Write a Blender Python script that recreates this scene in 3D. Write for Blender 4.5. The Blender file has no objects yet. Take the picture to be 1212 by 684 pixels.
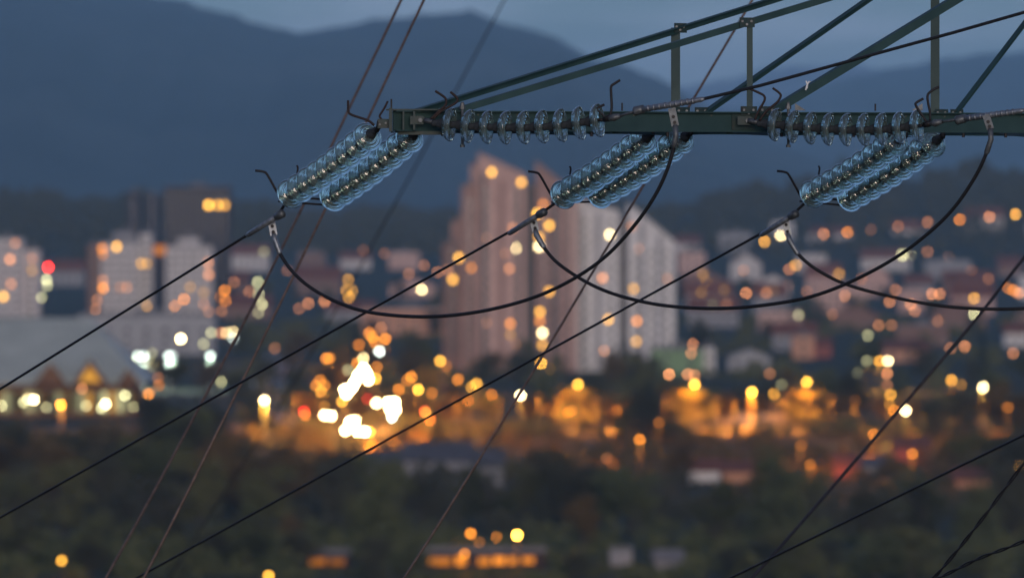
import bpy, bmesh, math, random
from mathutils import Vector, Matrix

# ------------------------------------------------------------------ camera, world, sun, exposure
scene = bpy.context.scene
F = 300.0 / 36.0 * 1212.0          # focal length in photo pixels
HOR = 215.0                        # eye level row
CAMZ = 54.0
cam_d = bpy.data.cameras.new('camera'); cam = bpy.data.objects.new('camera', cam_d)
scene.collection.objects.link(cam); scene.camera = cam
cam.location = (0, 0, CAMZ); cam.rotation_euler = (math.pi / 2, 0, 0)
cam_d.lens = 300; cam_d.sensor_width = 36; cam_d.sensor_fit = 'HORIZONTAL'
cam_d.shift_y = -(342 - HOR) / 1212
cam_d.clip_start = 1.0; cam_d.clip_end = 120000
cam_d.dof.use_dof = True; cam_d.dof.focus_distance = 60.6; cam_d.dof.aperture_fstop = 3.4

SUN_EL = math.radians(3.5); SUN_AZ = math.radians(174)   # behind the camera, just at the horizon
world = bpy.data.worlds.new('World'); scene.world = world; world.use_nodes = True
wn = world.node_tree; wn.nodes.clear()
w_out = wn.nodes.new('ShaderNodeOutputWorld'); w_bg = wn.nodes.new('ShaderNodeBackground')
w_sky = wn.nodes.new('ShaderNodeTexSky'); w_sky.sky_type = 'NISHITA'; w_sky.sun_disc = False
w_sky.sun_elevation = SUN_EL; w_sky.sun_rotation = SUN_AZ
w_sky.altitude = 300; w_sky.air_density = 0.7; w_sky.dust_density = 0.5; w_sky.ozone_density = 3.0
w_tc = wn.nodes.new('ShaderNodeTexCoord'); w_map = wn.nodes.new('ShaderNodeMapping')
w_map.inputs['Scale'].default_value = (26, 26, 150)
w_noise = wn.nodes.new('ShaderNodeTexNoise'); w_noise.inputs['Scale'].default_value = 1.0
w_noise.inputs['Detail'].default_value = 5; w_noise.inputs['Roughness'].default_value = .55
w_ramp = wn.nodes.new('ShaderNodeValToRGB')
w_ramp.color_ramp.elements[0].position = .40; w_ramp.color_ramp.elements[1].position = .62
w_ramp.color_ramp.elements[0].color = (.25, .25, .25, 1); w_ramp.color_ramp.elements[1].color = (1, 1, 1, 1)
w_hsv = wn.nodes.new('ShaderNodeHueSaturation'); w_hsv.inputs['Saturation'].default_value = .38
w_hsv.inputs['Value'].default_value = 1.6
w_mix = wn.nodes.new('ShaderNodeMixRGB')
w_grade = wn.nodes.new('ShaderNodeMixRGB'); w_grade.blend_type = 'MULTIPLY'; w_grade.inputs[0].default_value = 1.0; w_grade.inputs[2].default_value = (.74, .83, 1.12, 1)
wn.links.new(w_tc.outputs['Generated'], w_map.inputs['Vector']); wn.links.new(w_map.outputs[0], w_noise.inputs['Vector'])
wn.links.new(w_noise.outputs[0], w_ramp.inputs[0]); wn.links.new(w_sky.outputs[0], w_hsv.inputs['Color'])
wn.links.new(w_ramp.outputs[0], w_mix.inputs[0]); wn.links.new(w_sky.outputs[0], w_mix.inputs[1])
wn.links.new(w_hsv.outputs[0], w_mix.inputs[2]); wn.links.new(w_mix.outputs[0], w_grade.inputs[1])
wn.links.new(w_grade.outputs[0], w_bg.inputs[0]); w_bg.inputs[1].default_value = 0.085
wn.links.new(w_bg.outputs[0], w_out.inputs[0])

sun_d = bpy.data.lights.new('sun', 'SUN'); sun = bpy.data.objects.new('sun', sun_d); scene.collection.objects.link(sun)
sun_d.energy = 0.9; sun_d.angle = math.radians(25); sun_d.color = (1.0, .76, .58)
_el = math.radians(9); _dir = Vector((math.sin(SUN_AZ) * math.cos(_el), math.cos(SUN_AZ) * math.cos(_el), math.sin(_el)))
sun.rotation_euler = (-_dir).to_track_quat('-Z', 'Y').to_euler()

vs = scene.view_settings
vs.view_transform = 'Standard'; vs.look = 'None'; vs.exposure = 0.95; vs.gamma = 1.0; vs.use_curve_mapping = False
scene.render.engine = 'CYCLES'
cy = scene.cycles
cy.use_denoising = True; cy.denoiser = 'OPENIMAGEDENOISE'; cy.use_adaptive_sampling = False
cy.max_bounces = 10; cy.transmission_bounces = 10; cy.glossy_bounces = 4; cy.diffuse_bounces = 2; cy.volume_bounces = 1
cy.transparent_max_bounces = 8; cy.sample_clamp_indirect = 4.0; cy.caustics_reflective = False; cy.caustics_refractive = False
cy.use_light_tree = True

C = scene.collection
random.seed(7)

# ------------------------------------------------------------------ helpers
def P(px, py, Y):
    return Vector(((px - 606) / F * Y, Y, CAMZ + (HOR - py) / F * Y))

def lerp_table(tab, v):
    if v <= tab[0][0]: return tab[0][1]
    for (a, b), (c, d) in zip(tab, tab[1:]):
        if v <= c: return b + (d - b) * (v - a) / (c - a)
    return tab[-1][1]

def sstep(a, b, v):
    t = max(0, min(1, (v - a) / (b - a))); return t * t * (3 - 2 * t)

HILL = [(-900, 34), (0, 33), (250, 30), (350, 22), (540, 22), (780, 25), (870, 34), (960, 48), (1212, 51), (2200, 46)]
def ground(x, y):
    r = math.hypot(x, y)
    z = 52.3 * math.exp(-r / 170.0)
    if y > 3800:
        px = 606 + x / y * F
        z += lerp_table(HILL, px) * (1 + .10 * math.sin(px * .045) + .07 * math.sin(px * .12 + 1) + .05 * math.sin(px * .31)) * sstep(4200, 5900, y) * (1 - .9 * sstep(8500, 14000, y))
    return z

def nm(name): return name
def link(o, parent=None):
    C.objects.link(o)
    if parent is not None: o.parent = parent
    return o

def tag(o, label=None, cat=None, group=None, kind=None):
    if label: o['label'] = label
    if cat: o['category'] = cat
    if group: o['group'] = group
    if kind: o['kind'] = kind
    return o

def empty(name, loc, label, cat, group=None):
    o = bpy.data.objects.new(name, None); o.empty_display_size = .2; o.location = loc
    C.objects.link(o); tag(o, label, cat, group); return o

ORD = 'first second third fourth fifth sixth seventh eighth ninth tenth eleventh twelfth thirteenth fourteenth fifteenth sixteenth seventeenth eighteenth nineteenth twentieth'.split()
TENS = {2: 'twenty', 3: 'thirty', 4: 'forty', 5: 'fifty', 6: 'sixty', 7: 'seventy', 8: 'eighty', 9: 'ninety'}
TENTH = {2: 'twentieth', 3: 'thirtieth', 4: 'fortieth', 5: 'fiftieth', 6: 'sixtieth', 7: 'seventieth', 8: 'eightieth', 9: 'ninetieth'}
def ordinal(n):
    if n <= 20: return ORD[n - 1]
    if n % 10 == 0: return TENTH[n // 10]
    return TENS[n // 10] + '-' + ORD[n % 10 - 1]

class MB:
    """collects vertices and faces; build() links them as one mesh object"""
    def __init__(s): s.v = []; s.f = []
    def add(s, verts, faces):
        b = len(s.v); s.v += [tuple(v) for v in verts]; s.f += [tuple(i + b for i in f) for f in faces]
    def box(s, x0, x1, y0, y1, z0, z1):
        s.add([(x0, y0, z0), (x1, y0, z0), (x1, y1, z0), (x0, y1, z0), (x0, y0, z1), (x1, y0, z1), (x1, y1, z1), (x0, y1, z1)],
              [(0, 3, 2, 1), (4, 5, 6, 7), (0, 1, 5, 4), (1, 2, 6, 5), (2, 3, 7, 6), (3, 0, 4, 7)])
    def prism(s, prof, y0, y1):
        """profile of (x, z) counter-clockwise seen from -y, extruded along y"""
        n = len(prof)
        s.add([(x, y0, z) for x, z in prof] + [(x, y1, z) for x, z in prof],
              [tuple(range(n)), tuple(range(2 * n - 1, n - 1, -1))] + [(i, i + n, (i + 1) % n + n, (i + 1) % n) for i in range(n)])
    def beam(s, prof, p0, p1, up=(0, 0, 1)):
        """profile of (a, b): a along side, b along up; swept from p0 to p1"""
        p0 = Vector(p0); p1 = Vector(p1); d = (p1 - p0).normalized(); u = Vector(up); u = (u - d * u.dot(d)).normalized(); sd = d.cross(u)
        n = len(prof)
        s.add([p + sd * a + u * b for p in (p0, p1) for a, b in prof],
              [tuple(range(n - 1, -1, -1)), tuple(range(n, 2 * n))] + [(i, (i + 1) % n, (i + 1) % n + n, i + n) for i in range(n)])
    def tube(s, pts, r, n=8, twist=0.0):
        pts = [Vector(p) for p in pts]; rs = r if isinstance(r, (list, tuple)) else [r] * len(pts)
        d0 = (pts[1] - pts[0]).normalized(); u = Vector((0, 0, 1)) if abs(d0.z) < .9 else Vector((1, 0, 0))
        vv = []
        for i, p in enumerate(pts):
            d = (pts[min(i + 1, len(pts) - 1)] - pts[max(i - 1, 0)]).normalized()
            u = (u - d * u.dot(d)).normalized(); w = d.cross(u)
            for k in range(n):
                a = 2 * math.pi * k / n; vv.append(p + (u * math.cos(a) + w * math.sin(a)) * rs[i])
        ff = [(i * n + k, i * n + (k + 1) % n, (i + 1) * n + (k + 1) % n, (i + 1) * n + k) for i in range(len(pts) - 1) for k in range(n)]
        ff += [tuple(range(n - 1, -1, -1)), tuple(range((len(pts) - 1) * n, len(pts) * n))]
        s.add(vv, ff)
    def lathe(s, prof, n=24, M=None, closed=False):
        """profile of (r, t) spun about z"""
        vv = []
        for r, t in prof:
            for k in range(n):
                a = 2 * math.pi * k / n; v = Vector((r * math.cos(a), r * math.sin(a), t)); vv.append(M @ v if M else v)
        m = len(prof); ff = []
        for i in range(m if closed else m - 1):
            j = (i + 1) % m
            for k in range(n): ff.append((i * n + k, i * n + (k + 1) % n, j * n + (k + 1) % n, j * n + k))
        if not closed: ff += [tuple(range(n - 1, -1, -1)), tuple(range((m - 1) * n, m * n))]
        s.add(vv, ff)
    def mesh(s, name, mat, smooth=False):
        me = bpy.data.meshes.new(name); me.from_pydata(s.v, [], s.f)
        bm = bmesh.new(); bm.from_mesh(me); bmesh.ops.recalc_face_normals(bm, faces=bm.faces); bm.to_mesh(me); bm.free()
        me.materials.append(mat)
        if smooth:
            for p in me.polygons: p.use_smooth = True
        return me
    def build(s, name, mat, parent=None, smooth=False, world=False):
        """world=True: the vertices are in world space although the object has a parent"""
        if world and parent is not None:
            off = parent.location; s.v = [(a - off.x, b - off.y, c - off.z) for a, b, c in s.v]
        o = bpy.data.objects.new(name, s.mesh(name, mat, smooth)); link(o, parent); return o

def spline(pts, n=6):
    """Catmull-Rom through 3-D points"""
    pts = [Vector(p) for p in pts]; out = []
    for i in range(len(pts) - 1):
        a = pts[max(i - 1, 0)]; b = pts[i]; c = pts[i + 1]; d = pts[min(i + 2, len(pts) - 1)]
        for k in range(n):
            t = k / n
            out.append(.5 * ((2 * b) + (c - a) * t + (2 * a - 5 * b + 4 * c - d) * t * t + (3 * b - a - 3 * c + d) * t ** 3))
    out.append(pts[-1]); return out

# ------------------------------------------------------------------ materials
def mat(name, col, rough=.8, metal=0.0, var=.25, scale=3.0, bump=0.0, spec=.3, col2=None, coords='Object', detail=5):
    m = bpy.data.materials.new(name); m.use_nodes = True; nt = m.node_tree; b = nt.nodes['Principled BSDF']
    tc = nt.nodes.new('ShaderNodeTexCoord'); nz = nt.nodes.new('ShaderNodeTexNoise'); nz.inputs['Scale'].default_value = scale
    nz.inputs['Detail'].default_value = detail; nt.links.new(tc.outputs[coords], nz.inputs['Vector'])
    rp = nt.nodes.new('ShaderNodeValToRGB'); rp.color_ramp.elements[0].position = .3; rp.color_ramp.elements[1].position = .7
    c2 = col2 or tuple(min(1, c * (1 + var)) for c in col); c1 = col if col2 else tuple(c * (1 - var) for c in col)
    rp.color_ramp.elements[0].color = (*c1, 1); rp.color_ramp.elements[1].color = (*c2, 1)
    nt.links.new(nz.outputs[0], rp.inputs[0]); nt.links.new(rp.outputs[0], b.inputs['Base Color'])
    b.inputs['Roughness'].default_value = rough; b.inputs['Metallic'].default_value = metal
    b.inputs['Specular IOR Level'].default_value = spec
    if bump:
        bp = nt.nodes.new('ShaderNodeBump'); bp.inputs['Strength'].default_value = bump; bp.inputs['Distance'].default_value = .01
        nt.links.new(nz.outputs[0], bp.inputs['Height']); nt.links.new(bp.outputs[0], b.inputs['Normal'])
    return m

_em = {}
def emit(col, L):
    k = (col, round(L, 2))
    if k not in _em:
        m = bpy.data.materials.new('lamp_light'); m.use_nodes = True; nt = m.node_tree; nt.nodes.clear()
        o = nt.nodes.new('ShaderNodeOutputMaterial'); e = nt.nodes.new('ShaderNodeEmission')
        e.inputs[0].default_value = (*col, 1); e.inputs[1].default_value = L; nt.links.new(e.outputs[0], o.inputs[0]); _em[k] = m
    return _em[k]

M_green = mat('green_painted_steel', (.009, .038, .040), .6, .0, .35, 7, .2, .4, col2=(.019, .056, .056))
M_green2 = mat('green_painted_steel_worn', (.011, .038, .040), .6, .0, .3, 22, .2, .4, col2=(.034, .048, .044))
M_galv = mat('weathered_galvanised_steel', (.10, .115, .125), .5, .5, .3, 30, .2)
M_alu = mat('dull_aluminium_sleeve', (.20, .225, .25), .45, .6, .3, 40, .15)
M_dark = mat('dark_forged_steel', (.022, .022, .025), .55, .4, .3, 40)
M_rust = mat('brown_rusted_rod', (.03, .02, .018), .6, .3, .4, 60)
M_cable = mat('weathered_conductor_cable', (.026, .028, .032), .5, .5, .3, 50)
M_copper = mat('brown_copper_wire', (.13, .092, .072), .45, .5, .3, 20)
M_wire = mat('dark_far_wire', (.035, .034, .038), .5, .4, .3, 20)
M_capm = mat('dark_grey_cap_iron', (.034, .042, .050), .9, .0, .3, 40, .2, .1)
M_white = mat('white_paint_mark', (.6, .62, .6), .7)
for m_ in (M_green, M_green2):
    rp_ = [n for n in m_.node_tree.nodes if n.type == 'VALTORGB'][0].color_ramp; e_ = rp_.elements.new(.80); e_.color = (.045, .036, .028, 1)
def glass_mat(tw, ca, cb, name):
    m = bpy.data.materials.new(name); m.use_nodes = True; nt = m.node_tree; b = nt.nodes['Principled BSDF']
    tc = nt.nodes.new('ShaderNodeTexCoord'); nz = nt.nodes.new('ShaderNodeTexNoise'); nz.inputs['Scale'].default_value = 25
    rp = nt.nodes.new('ShaderNodeValToRGB'); rp.color_ramp.elements[0].color = (*ca, 1); rp.color_ramp.elements[1].color = (*cb, 1)
    nt.links.new(tc.outputs['Object'], nz.inputs['Vector']); nt.links.new(nz.outputs[0], rp.inputs[0]); nt.links.new(rp.outputs[0], b.inputs['Base Color'])
    b.inputs['IOR'].default_value = 1.5; b.inputs['Transmission Weight'].default_value = tw
    rr = nt.nodes.new('ShaderNodeMapRange'); rr.inputs['To Min'].default_value = .0; rr.inputs['To Max'].default_value = .04; nt.links.new(nz.outputs[0], rr.inputs['Value']); nt.links.new(rr.outputs[0], b.inputs['Roughness'])
    return m
M_glass = glass_mat(.925, (.62, .88, .82), (.80, .96, .92), 'toughened_green_glass'); M_glass2 = glass_mat(.915, (.58, .87, .84), (.78, .96, .94), 'milky_reflection_glass')  # second glass is milkier: bright sky reflections put into its colour, some grime

# ------------------------------------------------------------------ terrain, mountains
M_ground = mat('dusk_meadow_and_earth', (.034, .045, .024), .95, 0, .3, .012, 0, .1, col2=(.062, .060, .040), detail=8)
mb = MB()
angs = [-180 + 6 * i for i in range(27)] + [-18 + .75 * i for i in range(49)] + [24 + 6 * i for i in range(26)]
angs = sorted(set(angs)); rads = [0, 15, 30, 60, 90, 130, 180, 240, 320, 430, 600, 900, 1300, 1800, 2500, 3200, 3800] + [4200 + 140 * i for i in range(14)] + [6500, 7500, 8500, 10000, 12000, 14000, 20000, 30000, 40000]
vv = []
for r in rads:
    for a in angs:
        x = r * math.sin(math.radians(a)); y = r * math.cos(math.radians(a)); vv.append((x, y, ground(x, y)))
n = len(angs); ff = [(i * n + k, i * n + (k + 1) % n, (i + 1) * n + (k + 1) % n, (i + 1) * n + k) for i in range(len(rads) - 1) for k in range(n)]
mb.add(vv, ff); tag(mb.build('ground', M_ground, smooth=True), kind='structure')

M_mount = mat('wooded_mountain', (.018, .026, .024), .95, 0, .3, .0011, 0, .1, col2=(.075, .085, .075), detail=9)
M_snow = mat('bare_snowy_mountain', (.10, .11, .13), .95, 0, .3, .0004, 0, .1, col2=(.45, .47, .5), detail=9)
def ridge(name, Y, prof, m, depth, seed, rough):
    """a mountain range: crest line traced in pixels at distance Y, slopes falling to the plain on both sides"""
    rnd = random.Random(seed); mb = MB(); NX = 260; NR = 12; x0 = prof[0][0]; x1 = prof[-1][0]; vv = []
    ph = [(rnd.uniform(0, 6.28), rnd.uniform(.7, 1.3)) for _ in range(6)]
    for j in range(-NR, NR + 1):
        for i in range(NX + 1):
            px = x0 + (x1 - x0) * i / NX; h = CAMZ + (HOR - lerp_table(prof, px)) / F * Y
            u = abs(j) / NR
            spur = sum(math.sin(px * .021 * k2 * (k + 1) + p + j * .35) / (k + 1) for k, (p, k2) in enumerate(ph)) * rough
            z = h * (1 - u ** 1.15) + spur * h * .9 * u * (1 - u) - 30 * u
            z += (math.sin(px * .11 + seed) + .8 * math.sin(px * .043 + 2 * seed + j * .5) + .6 * math.sin(px * .23 + j)) * h * .008
            Yj = Y + depth * j / NR
            vv.append(((px - 606) / F * Y * (1 + .12 * j / NR), Yj, z))
    n = NX + 1
    mb.add(vv, [(j * n + i, j * n + i + 1, (j + 1) * n + i + 1, (j + 1) * n + i) for j in range(2 * NR) for i in range(NX)])
    tag(mb.build(name, m, smooth=True), kind='structure')
ridge('mountain_range', 17000, [(-2600, 120), (-1500, 30), (-700, -40), (-200, -25), (60, -22), (150, -8), (205, 0), (250, 10), (290, 22), (320, 34), (345, 40), (380, 36), (420, 26),
      (460, 23), (500, 20), (530, 14), (555, 12), (580, 20), (605, 33), (625, 37), (650, 40), (668, 52), (700, 68), (735, 76), (770, 90), (800, 105), (840, 128), (900, 160), (1000, 200), (1200, 240)], M_mount, 7000, 3, .25)
ridge('mountain_range', 24000, [(500, 190), (640, 150), (760, 125), (820, 128), (880, 128), (930, 116), (980, 100), (1020, 88), (1060, 80), (1100, 74), (1150, 66), (1185, 62), (1240, 60), (1400, 40), (1900, 20), (2600, 60), (3400, 160)], M_mount, 8000, 5, .22)
ridge('mountain_range', 31000, [(500, 120), (700, 112), (800, 104), (850, 96), (900, 84), (940, 78), (965, 82), (1000, 74), (1040, 82), (1090, 86), (1150, 95), (1300, 90), (1700, 120)], M_snow, 9000, 9, .2)

# ------------------------------------------------------------------ haze
m = bpy.data.materials.new('haze_air'); m.use_nodes = True; nt = m.node_tree; nt.nodes.clear()
o_ = nt.nodes.new('ShaderNodeOutputMaterial'); v_ = nt.nodes.new('ShaderNodeVolumePrincipled')
v_.inputs['Color'].default_value = (.40, .73, 1.0, 1); v_.inputs['Density'].default_value = 4.4e-5
nt.links.new(v_.outputs[0], o_.inputs['Volume'])
mb = MB(); mb.box(-42000, 42000, -5000, 42000, -60, 640)
tag(mb.build('haze', m), kind='stuff')

# ------------------------------------------------------------------ roads
M_road = mat('worn_asphalt', (.045, .045, .048), .85, 0, .2, .3, 0, .3)
M_line = mat('road_marking_paint', (.6, .6, .57), .8)
M_conc = mat('pale_concrete', (.34, .32, .29), .85, 0, .2, .8, 0, .2)
M_roadtop = mat('worn_pale_asphalt', (.11, .105, .10), .8, 0, .2, .3, 0, .3)
def road(name, pts, w):
    """asphalt strip through (x, y) points, with edge lines"""
    mb = MB(); ln = MB(); pts = [Vector((x, y, 0)) for x, y in pts]
    for (b, offs, dz) in ((mb, ((-w / 2, w / 2),), .05), (ln, ((-w / 2 + .4, -w / 2 + .7), (w / 2 - .7, w / 2 - .4), (-.15, .15)), .06)):
        for o0, o1 in offs:
            vv = []
            for i, p in enumerate(pts):
                d = (pts[min(i + 1, len(pts) - 1)] - pts[max(i - 1, 0)]).normalized(); s_ = Vector((-d.y, d.x, 0))
                for o in (o0, o1):
                    q = p + s_ * o; vv.append((q.x, q.y, ground(q.x, q.y) + dz))
            b.add(vv, [(2 * i, 2 * i + 1, 2 * i + 3, 2 * i + 2) for i in range(len(pts) - 1)])
    r = mb.build(name, M_roadtop); tag(r, kind='structure'); ln.build('road_marking', M_line, r)
road('road', [(-600 + 60 * i, 1868 + 6 * math.sin(i * .5)) for i in range(21)], 15)
mb = MB(); a_ = P(335, 0, 1860); b_ = P(1015, 0, 1860); mb.box(a_.x, b_.x, 1828, 1889, -.4, .03); tag(mb.build('pavement', mat('pale_paving', (.12, .11, .10), .85, 0, .2, .1)), kind='structure')
road('road', [(-46 - 2.5 * i + .06 * i * i, 1880 + 40 * i) for i in range(30)], 9)

# ------------------------------------------------------------------ pylon crossarm
ZT = 54.0 + (HOR - 131) / F * 60.0        # top of the bottom chord
TIPX = (465 - 606) / F * 60
def near(t): return Vector((TIPX + 4.5676 * t, 60 + 2.2 * t, 0))
def far(t): return Vector((TIPX + .02 + 4.0236 * t, 60.07 + 3.6 * t, 0))
def t_at(fn, px):
    lo, hi = -.2, 3.0
    for _ in range(40):
        mid = (lo + hi) / 2; p = fn(mid)
        if 606 + p.x / p.y * F < px: lo = mid
        else: hi = mid
    return lo
def at(fn, t, z): v = fn(t).copy(); v.z = z; return v
CB = (7.55, 65.75)                           # tower centre in plan, right of the frame
py_z = ground(*CB)
pylon = empty('pylon', (CB[0], CB[1], py_z), 'dark green lattice steel pylon arm reaching in from the right edge', 'pylon')
T_END = 1.75
H = .145
def channel(h, w, t, side):               # U profile; flanges point to `side`
    s_ = side
    return [(0, 0), (s_ * w, 0), (s_ * w, t), (s_ * t, t), (s_ * t, h - t), (s_ * w, h - t), (s_ * w, h), (0, h)]
def angle(w, t, sx=1, sz=1): return [(0, 0), (sx * w, 0), (sx * w, sz * t), (sx * t, sz * t), (sx * t, sz * w), (0, sz * w)]
def pbeam(name, prof, a, b, up=(0, 0, 1), m=None):
    mb = MB(); mb.beam(prof, a, b, up); return mb.build(name, m or M_green, pylon, world=True)
b1 = pbeam('bottom_chord', channel(H, .055, .009, 1), at(near, 0, ZT - H), at(near, T_END, ZT - H))
b2 = pbeam('bottom_chord', channel(H, .055, .009, -1), at(far, 0, ZT - H - .012), at(far, T_END, ZT - H - .012))
def topz(t): return ZT + .03 + (55.136 - ZT - .03) * (t - .045) / (.511 - .045)
def topn(t): return ZT + .02 + (55.157 - ZT - .02) * (t - .098) / (.552 - .098)
tn = t_at(near, 884); tf = t_at(far, 805)
pbeam('top_chord', angle(.045, .007, -1, -1), at(near, .07, topn(.07)), at(near, T_END, topn(T_END)))
pbeam('top_chord', angle(.050, .007, 1, -1), at(far, .03, topz(.03)), at(far, T_END, topz(T_END)))
def post(fn, t, w, side):
    pbeam('post', angle(w, .008, side, 1), at(fn, t, ZT - .02), at(fn, t, (topn if fn is near else topz)(t) - .015), up=(0, 1, 0))
post(near, tn, .042, -1); post(far, tf, .066, 1); post(far, t_at(far, 1112), .066, 1); post(near, t_at(near, 1275), .05, -1)
def diag(fn, t0, t1, w, side):
    pbeam('diagonal', angle(w, .007, side, -1), at(fn, t0, ZT), at(fn, t1, (topn if fn is near else topz)(t1) - .02))
diag(far, t_at(far, 828), t_at(far, 1112) - .005, .05, 1)
diag(near, t_at(near, 906), t_at(near, 1275) - .005, .06, -1)
diag(far, t_at(far, 1126), t_at(far, 1330), .045, 1)
diag(near, t_at(near, 1290), 1.6, .055, -1)
# plan bracing between the two bottom chords
tt = [.18, .34, .52, .72, .95, 1.2, 1.5]
for i, t in enumerate(tt):
    pbeam('cross_brace', angle(.045, .006), at(near, t, ZT - H - .004) + Vector((0, .03, 0)), at(far, t, ZT - H - .016))
    if i: pbeam('cross_brace', angle(.045, .006), at(near, tt[i - 1], ZT - H - .012) + Vector((0, .04, 0)), at(far, t - .02, ZT - H - .024))
# tip: end plate, stiffeners, gussets, lug plates with bolts
def pbox(name, px0, px1, y0, y1, Y, th, m=None):
    mb = MB(); a = P(px0, y1, Y); b = P(px1, y0, Y); mb.box(a.x, b.x, Y - th / 2, Y + th / 2, a.z, b.z); return mb.build(name, m or M_green2, pylon, world=True)
pbox('end_plate', 460.5, 464.5, 128, 156, 59.99, .13)
pbox('stiffener', 476.5, 478.5, 132.2, 154, 59.985, .05); pbox('stiffener', 489, 491.5, 132.2, 154, 59.99, .05)
pbox('tip_plate', 447, 461, 141, 152, 60.0, .014)
pbox('tip_cap', 457, 521, 129.2, 131.0, 60.05, .10)
pbox('underside_plate', 471, 523, 155.6, 159.8, 60.12, .16)
def boltpart(px, py, Y, r, L=.03):
    mb = MB(); c = P(px, py, Y); mb.lathe([(r * .2, -L), (r, -L), (r, 0), (r * .6, 0)], 6, Matrix.Translation(c) @ Matrix.Rotation(-math.pi / 2, 4, 'X')); return mb.build('bolt', M_galv, pylon, world=True)
def lug(px, py, Y, dx=12, hy=5):
    """rounded lug plate with its bolt on the near chord"""
    mb = MB(); pr = [(px - dx, py - hy), (px + 3, py - hy), (px + 6, py - hy * .55), (px + 7, py), (px + 6, py + hy * .55), (px + 3, py + hy), (px - dx, py + hy)]
    f_ = [P(a, b, Y - .012) for a, b in pr]; k_ = [P(a, b, Y + .012) for a, b in pr]; nn = len(pr)
    mb.add(f_ + k_, [tuple(range(nn)), tuple(range(2 * nn - 1, nn - 1, -1))] + [(i, i + nn, (i + 1) % nn + nn, (i + 1) % nn) for i in range(nn)])
    mb.build('lug_plate', M_green2, pylon, world=True); boltpart(px, py, Y - .008, .017)
lug(497.5, 142.5, 59.97); lug(885, 143, 61.10)
lug(1283, 146, 62.25)
for px, py in ((449.5, 147.5), (456.5, 146)): boltpart(px, py, 59.995, .009, .02)
def vbolt(px, Y):
    mb = MB(); a = P(px, 174, Y); b = P(px, 121, Y); mb.tube([(a.x, Y, a.z), (b.x, Y, b.z)], .010, 8)
    for py, hh, r in ((127.5, 4, .022), (124, 3, .015), (173, 3, .017)):
        c = P(px, py, Y); mb.lathe([(.004, -hh * .003), (r, -hh * .003), (r, hh * .003), (.004, hh * .003)], 6, Matrix.Translation(c))
    mb.build('hanger_bolt', M_galv, pylon, world=True)
vbolt(547.3, 60.16); vbolt(933, 61.2)
for px, Y in ((941, 62.5), (1092, 63.4)):
    mb = MB(); s_ = 1 if px < 1000 else -1
    q = [P(px, 131, Y), P(px + s_ * 13, 131, Y), P(px, 122.5, Y)]; q2 = [v + Vector((0, .01, 0)) for v in q]
    mb.add(q + q2, [(0, 1, 2), (5, 4, 3), (0, 3, 4, 1), (1, 4, 5, 2), (2, 5, 3, 0)]); mb.build('gusset', M_galv, pylon, world=True)
for px, y0, Y in ((736.3, 122, 61.5), (1036, 123, 62.8), (878.5, 127, 61.1), (463.2, 117.5, 60.0)):
    mb = MB(); mb.tube([P(px, y0, Y), P(px, 131.5, Y)], .006, 6); mb.build('step_pin', M_dark, pylon, world=True)
for px in (524, 700, 790, 925, 1010, 1140, 1190):                       # nuts under the chord
    t = t_at(near, px); c = at(near, t, ZT - H - .006); mb = MB(); mb.lathe([(.003, -.028), (.011, -.028), (.011, .002), (.003, .002)], 6, Matrix.Translation(c + Vector((0, -.03, 0)))); mb.build('nut', M_dark, pylon, world=True)
t = t_at(near, 795); pbeam('splice_plate', [(.0, 0), (.008, 0), (.008, H - .03), (0, H - .03)], at(near, t_at(near, 866), ZT - H + .015) + Vector((0, -.012, 0)), at(near, t_at(near, 893), ZT - H + .015) + Vector((0, -.012, 0)), m=M_green2)
# paint mark on the near diagonal
mb = MB(); Ym = near(t_at(near, 955)).y - .066
for pl in ([(954, 96), (955.5, 100), (955, 105)], [(958, 96.5), (955.5, 100), (953.5, 107)]): mb.tube([P(a, b, Ym) for a, b in pl], .006, 5)
mb.build('paint_mark', M_white, pylon, world=True)
# bolted joints: gusset plates with bolts where posts and diagonals meet the chords
def joint(fn, px, zoff, w=.16, h=.09, off=-.02, top=False):
    t = t_at(fn, px); z = ((topn if fn is near else topz)(t) - h * .75) if top else ZT - .03 + zoff
    a = at(fn, t, z); d = (fn(t + .1) - fn(t)).normalized(); mb = MB(); mb.beam([(0, 0), (.007, 0), (.007, h), (0, h)], a - d * w / 2 + Vector((0, off, 0)), a + d * w / 2 + Vector((0, off, 0)))
    pl = mb.build('gusset_plate', M_green2, pylon, world=True)
    for k in (-.3, 0, .3):
        c = a + d * w * k + Vector((0, off - .004, h * (.62 if k else .3))); mb = MB(); mb.lathe([(.002, -.016), (.010, -.016), (.010, .006), (.002, .006)], 6, Matrix.Translation(c) @ Matrix.Rotation(-math.pi / 2, 4, 'X')); b_ = mb.build('bolt', M_galv, pylon, world=True); b_.parent = pl
for fn, px in ((far, 808), (far, 830), (near, 886), (near, 908), (far, 1114), (far, 1132)): joint(fn, px, .0, .13, .07)
for fn, px in ((far, 805), (near, 884)): joint(fn, px, 0, .12, .07, -.012, True)
for px in range(520, 1215, 46):
    t = t_at(near, px); c = at(near, t, ZT - .028) + Vector((0, .0, 0)); mb = MB(); mb.lathe([(.002, -.014), (.008, -.014), (.008, .004), (.002, .004)], 6, Matrix.Translation(c) @ Matrix.Rotation(-math.pi / 2, 4, 'X')); mb.build('bolt', M_green2, pylon, world=True)
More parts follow.
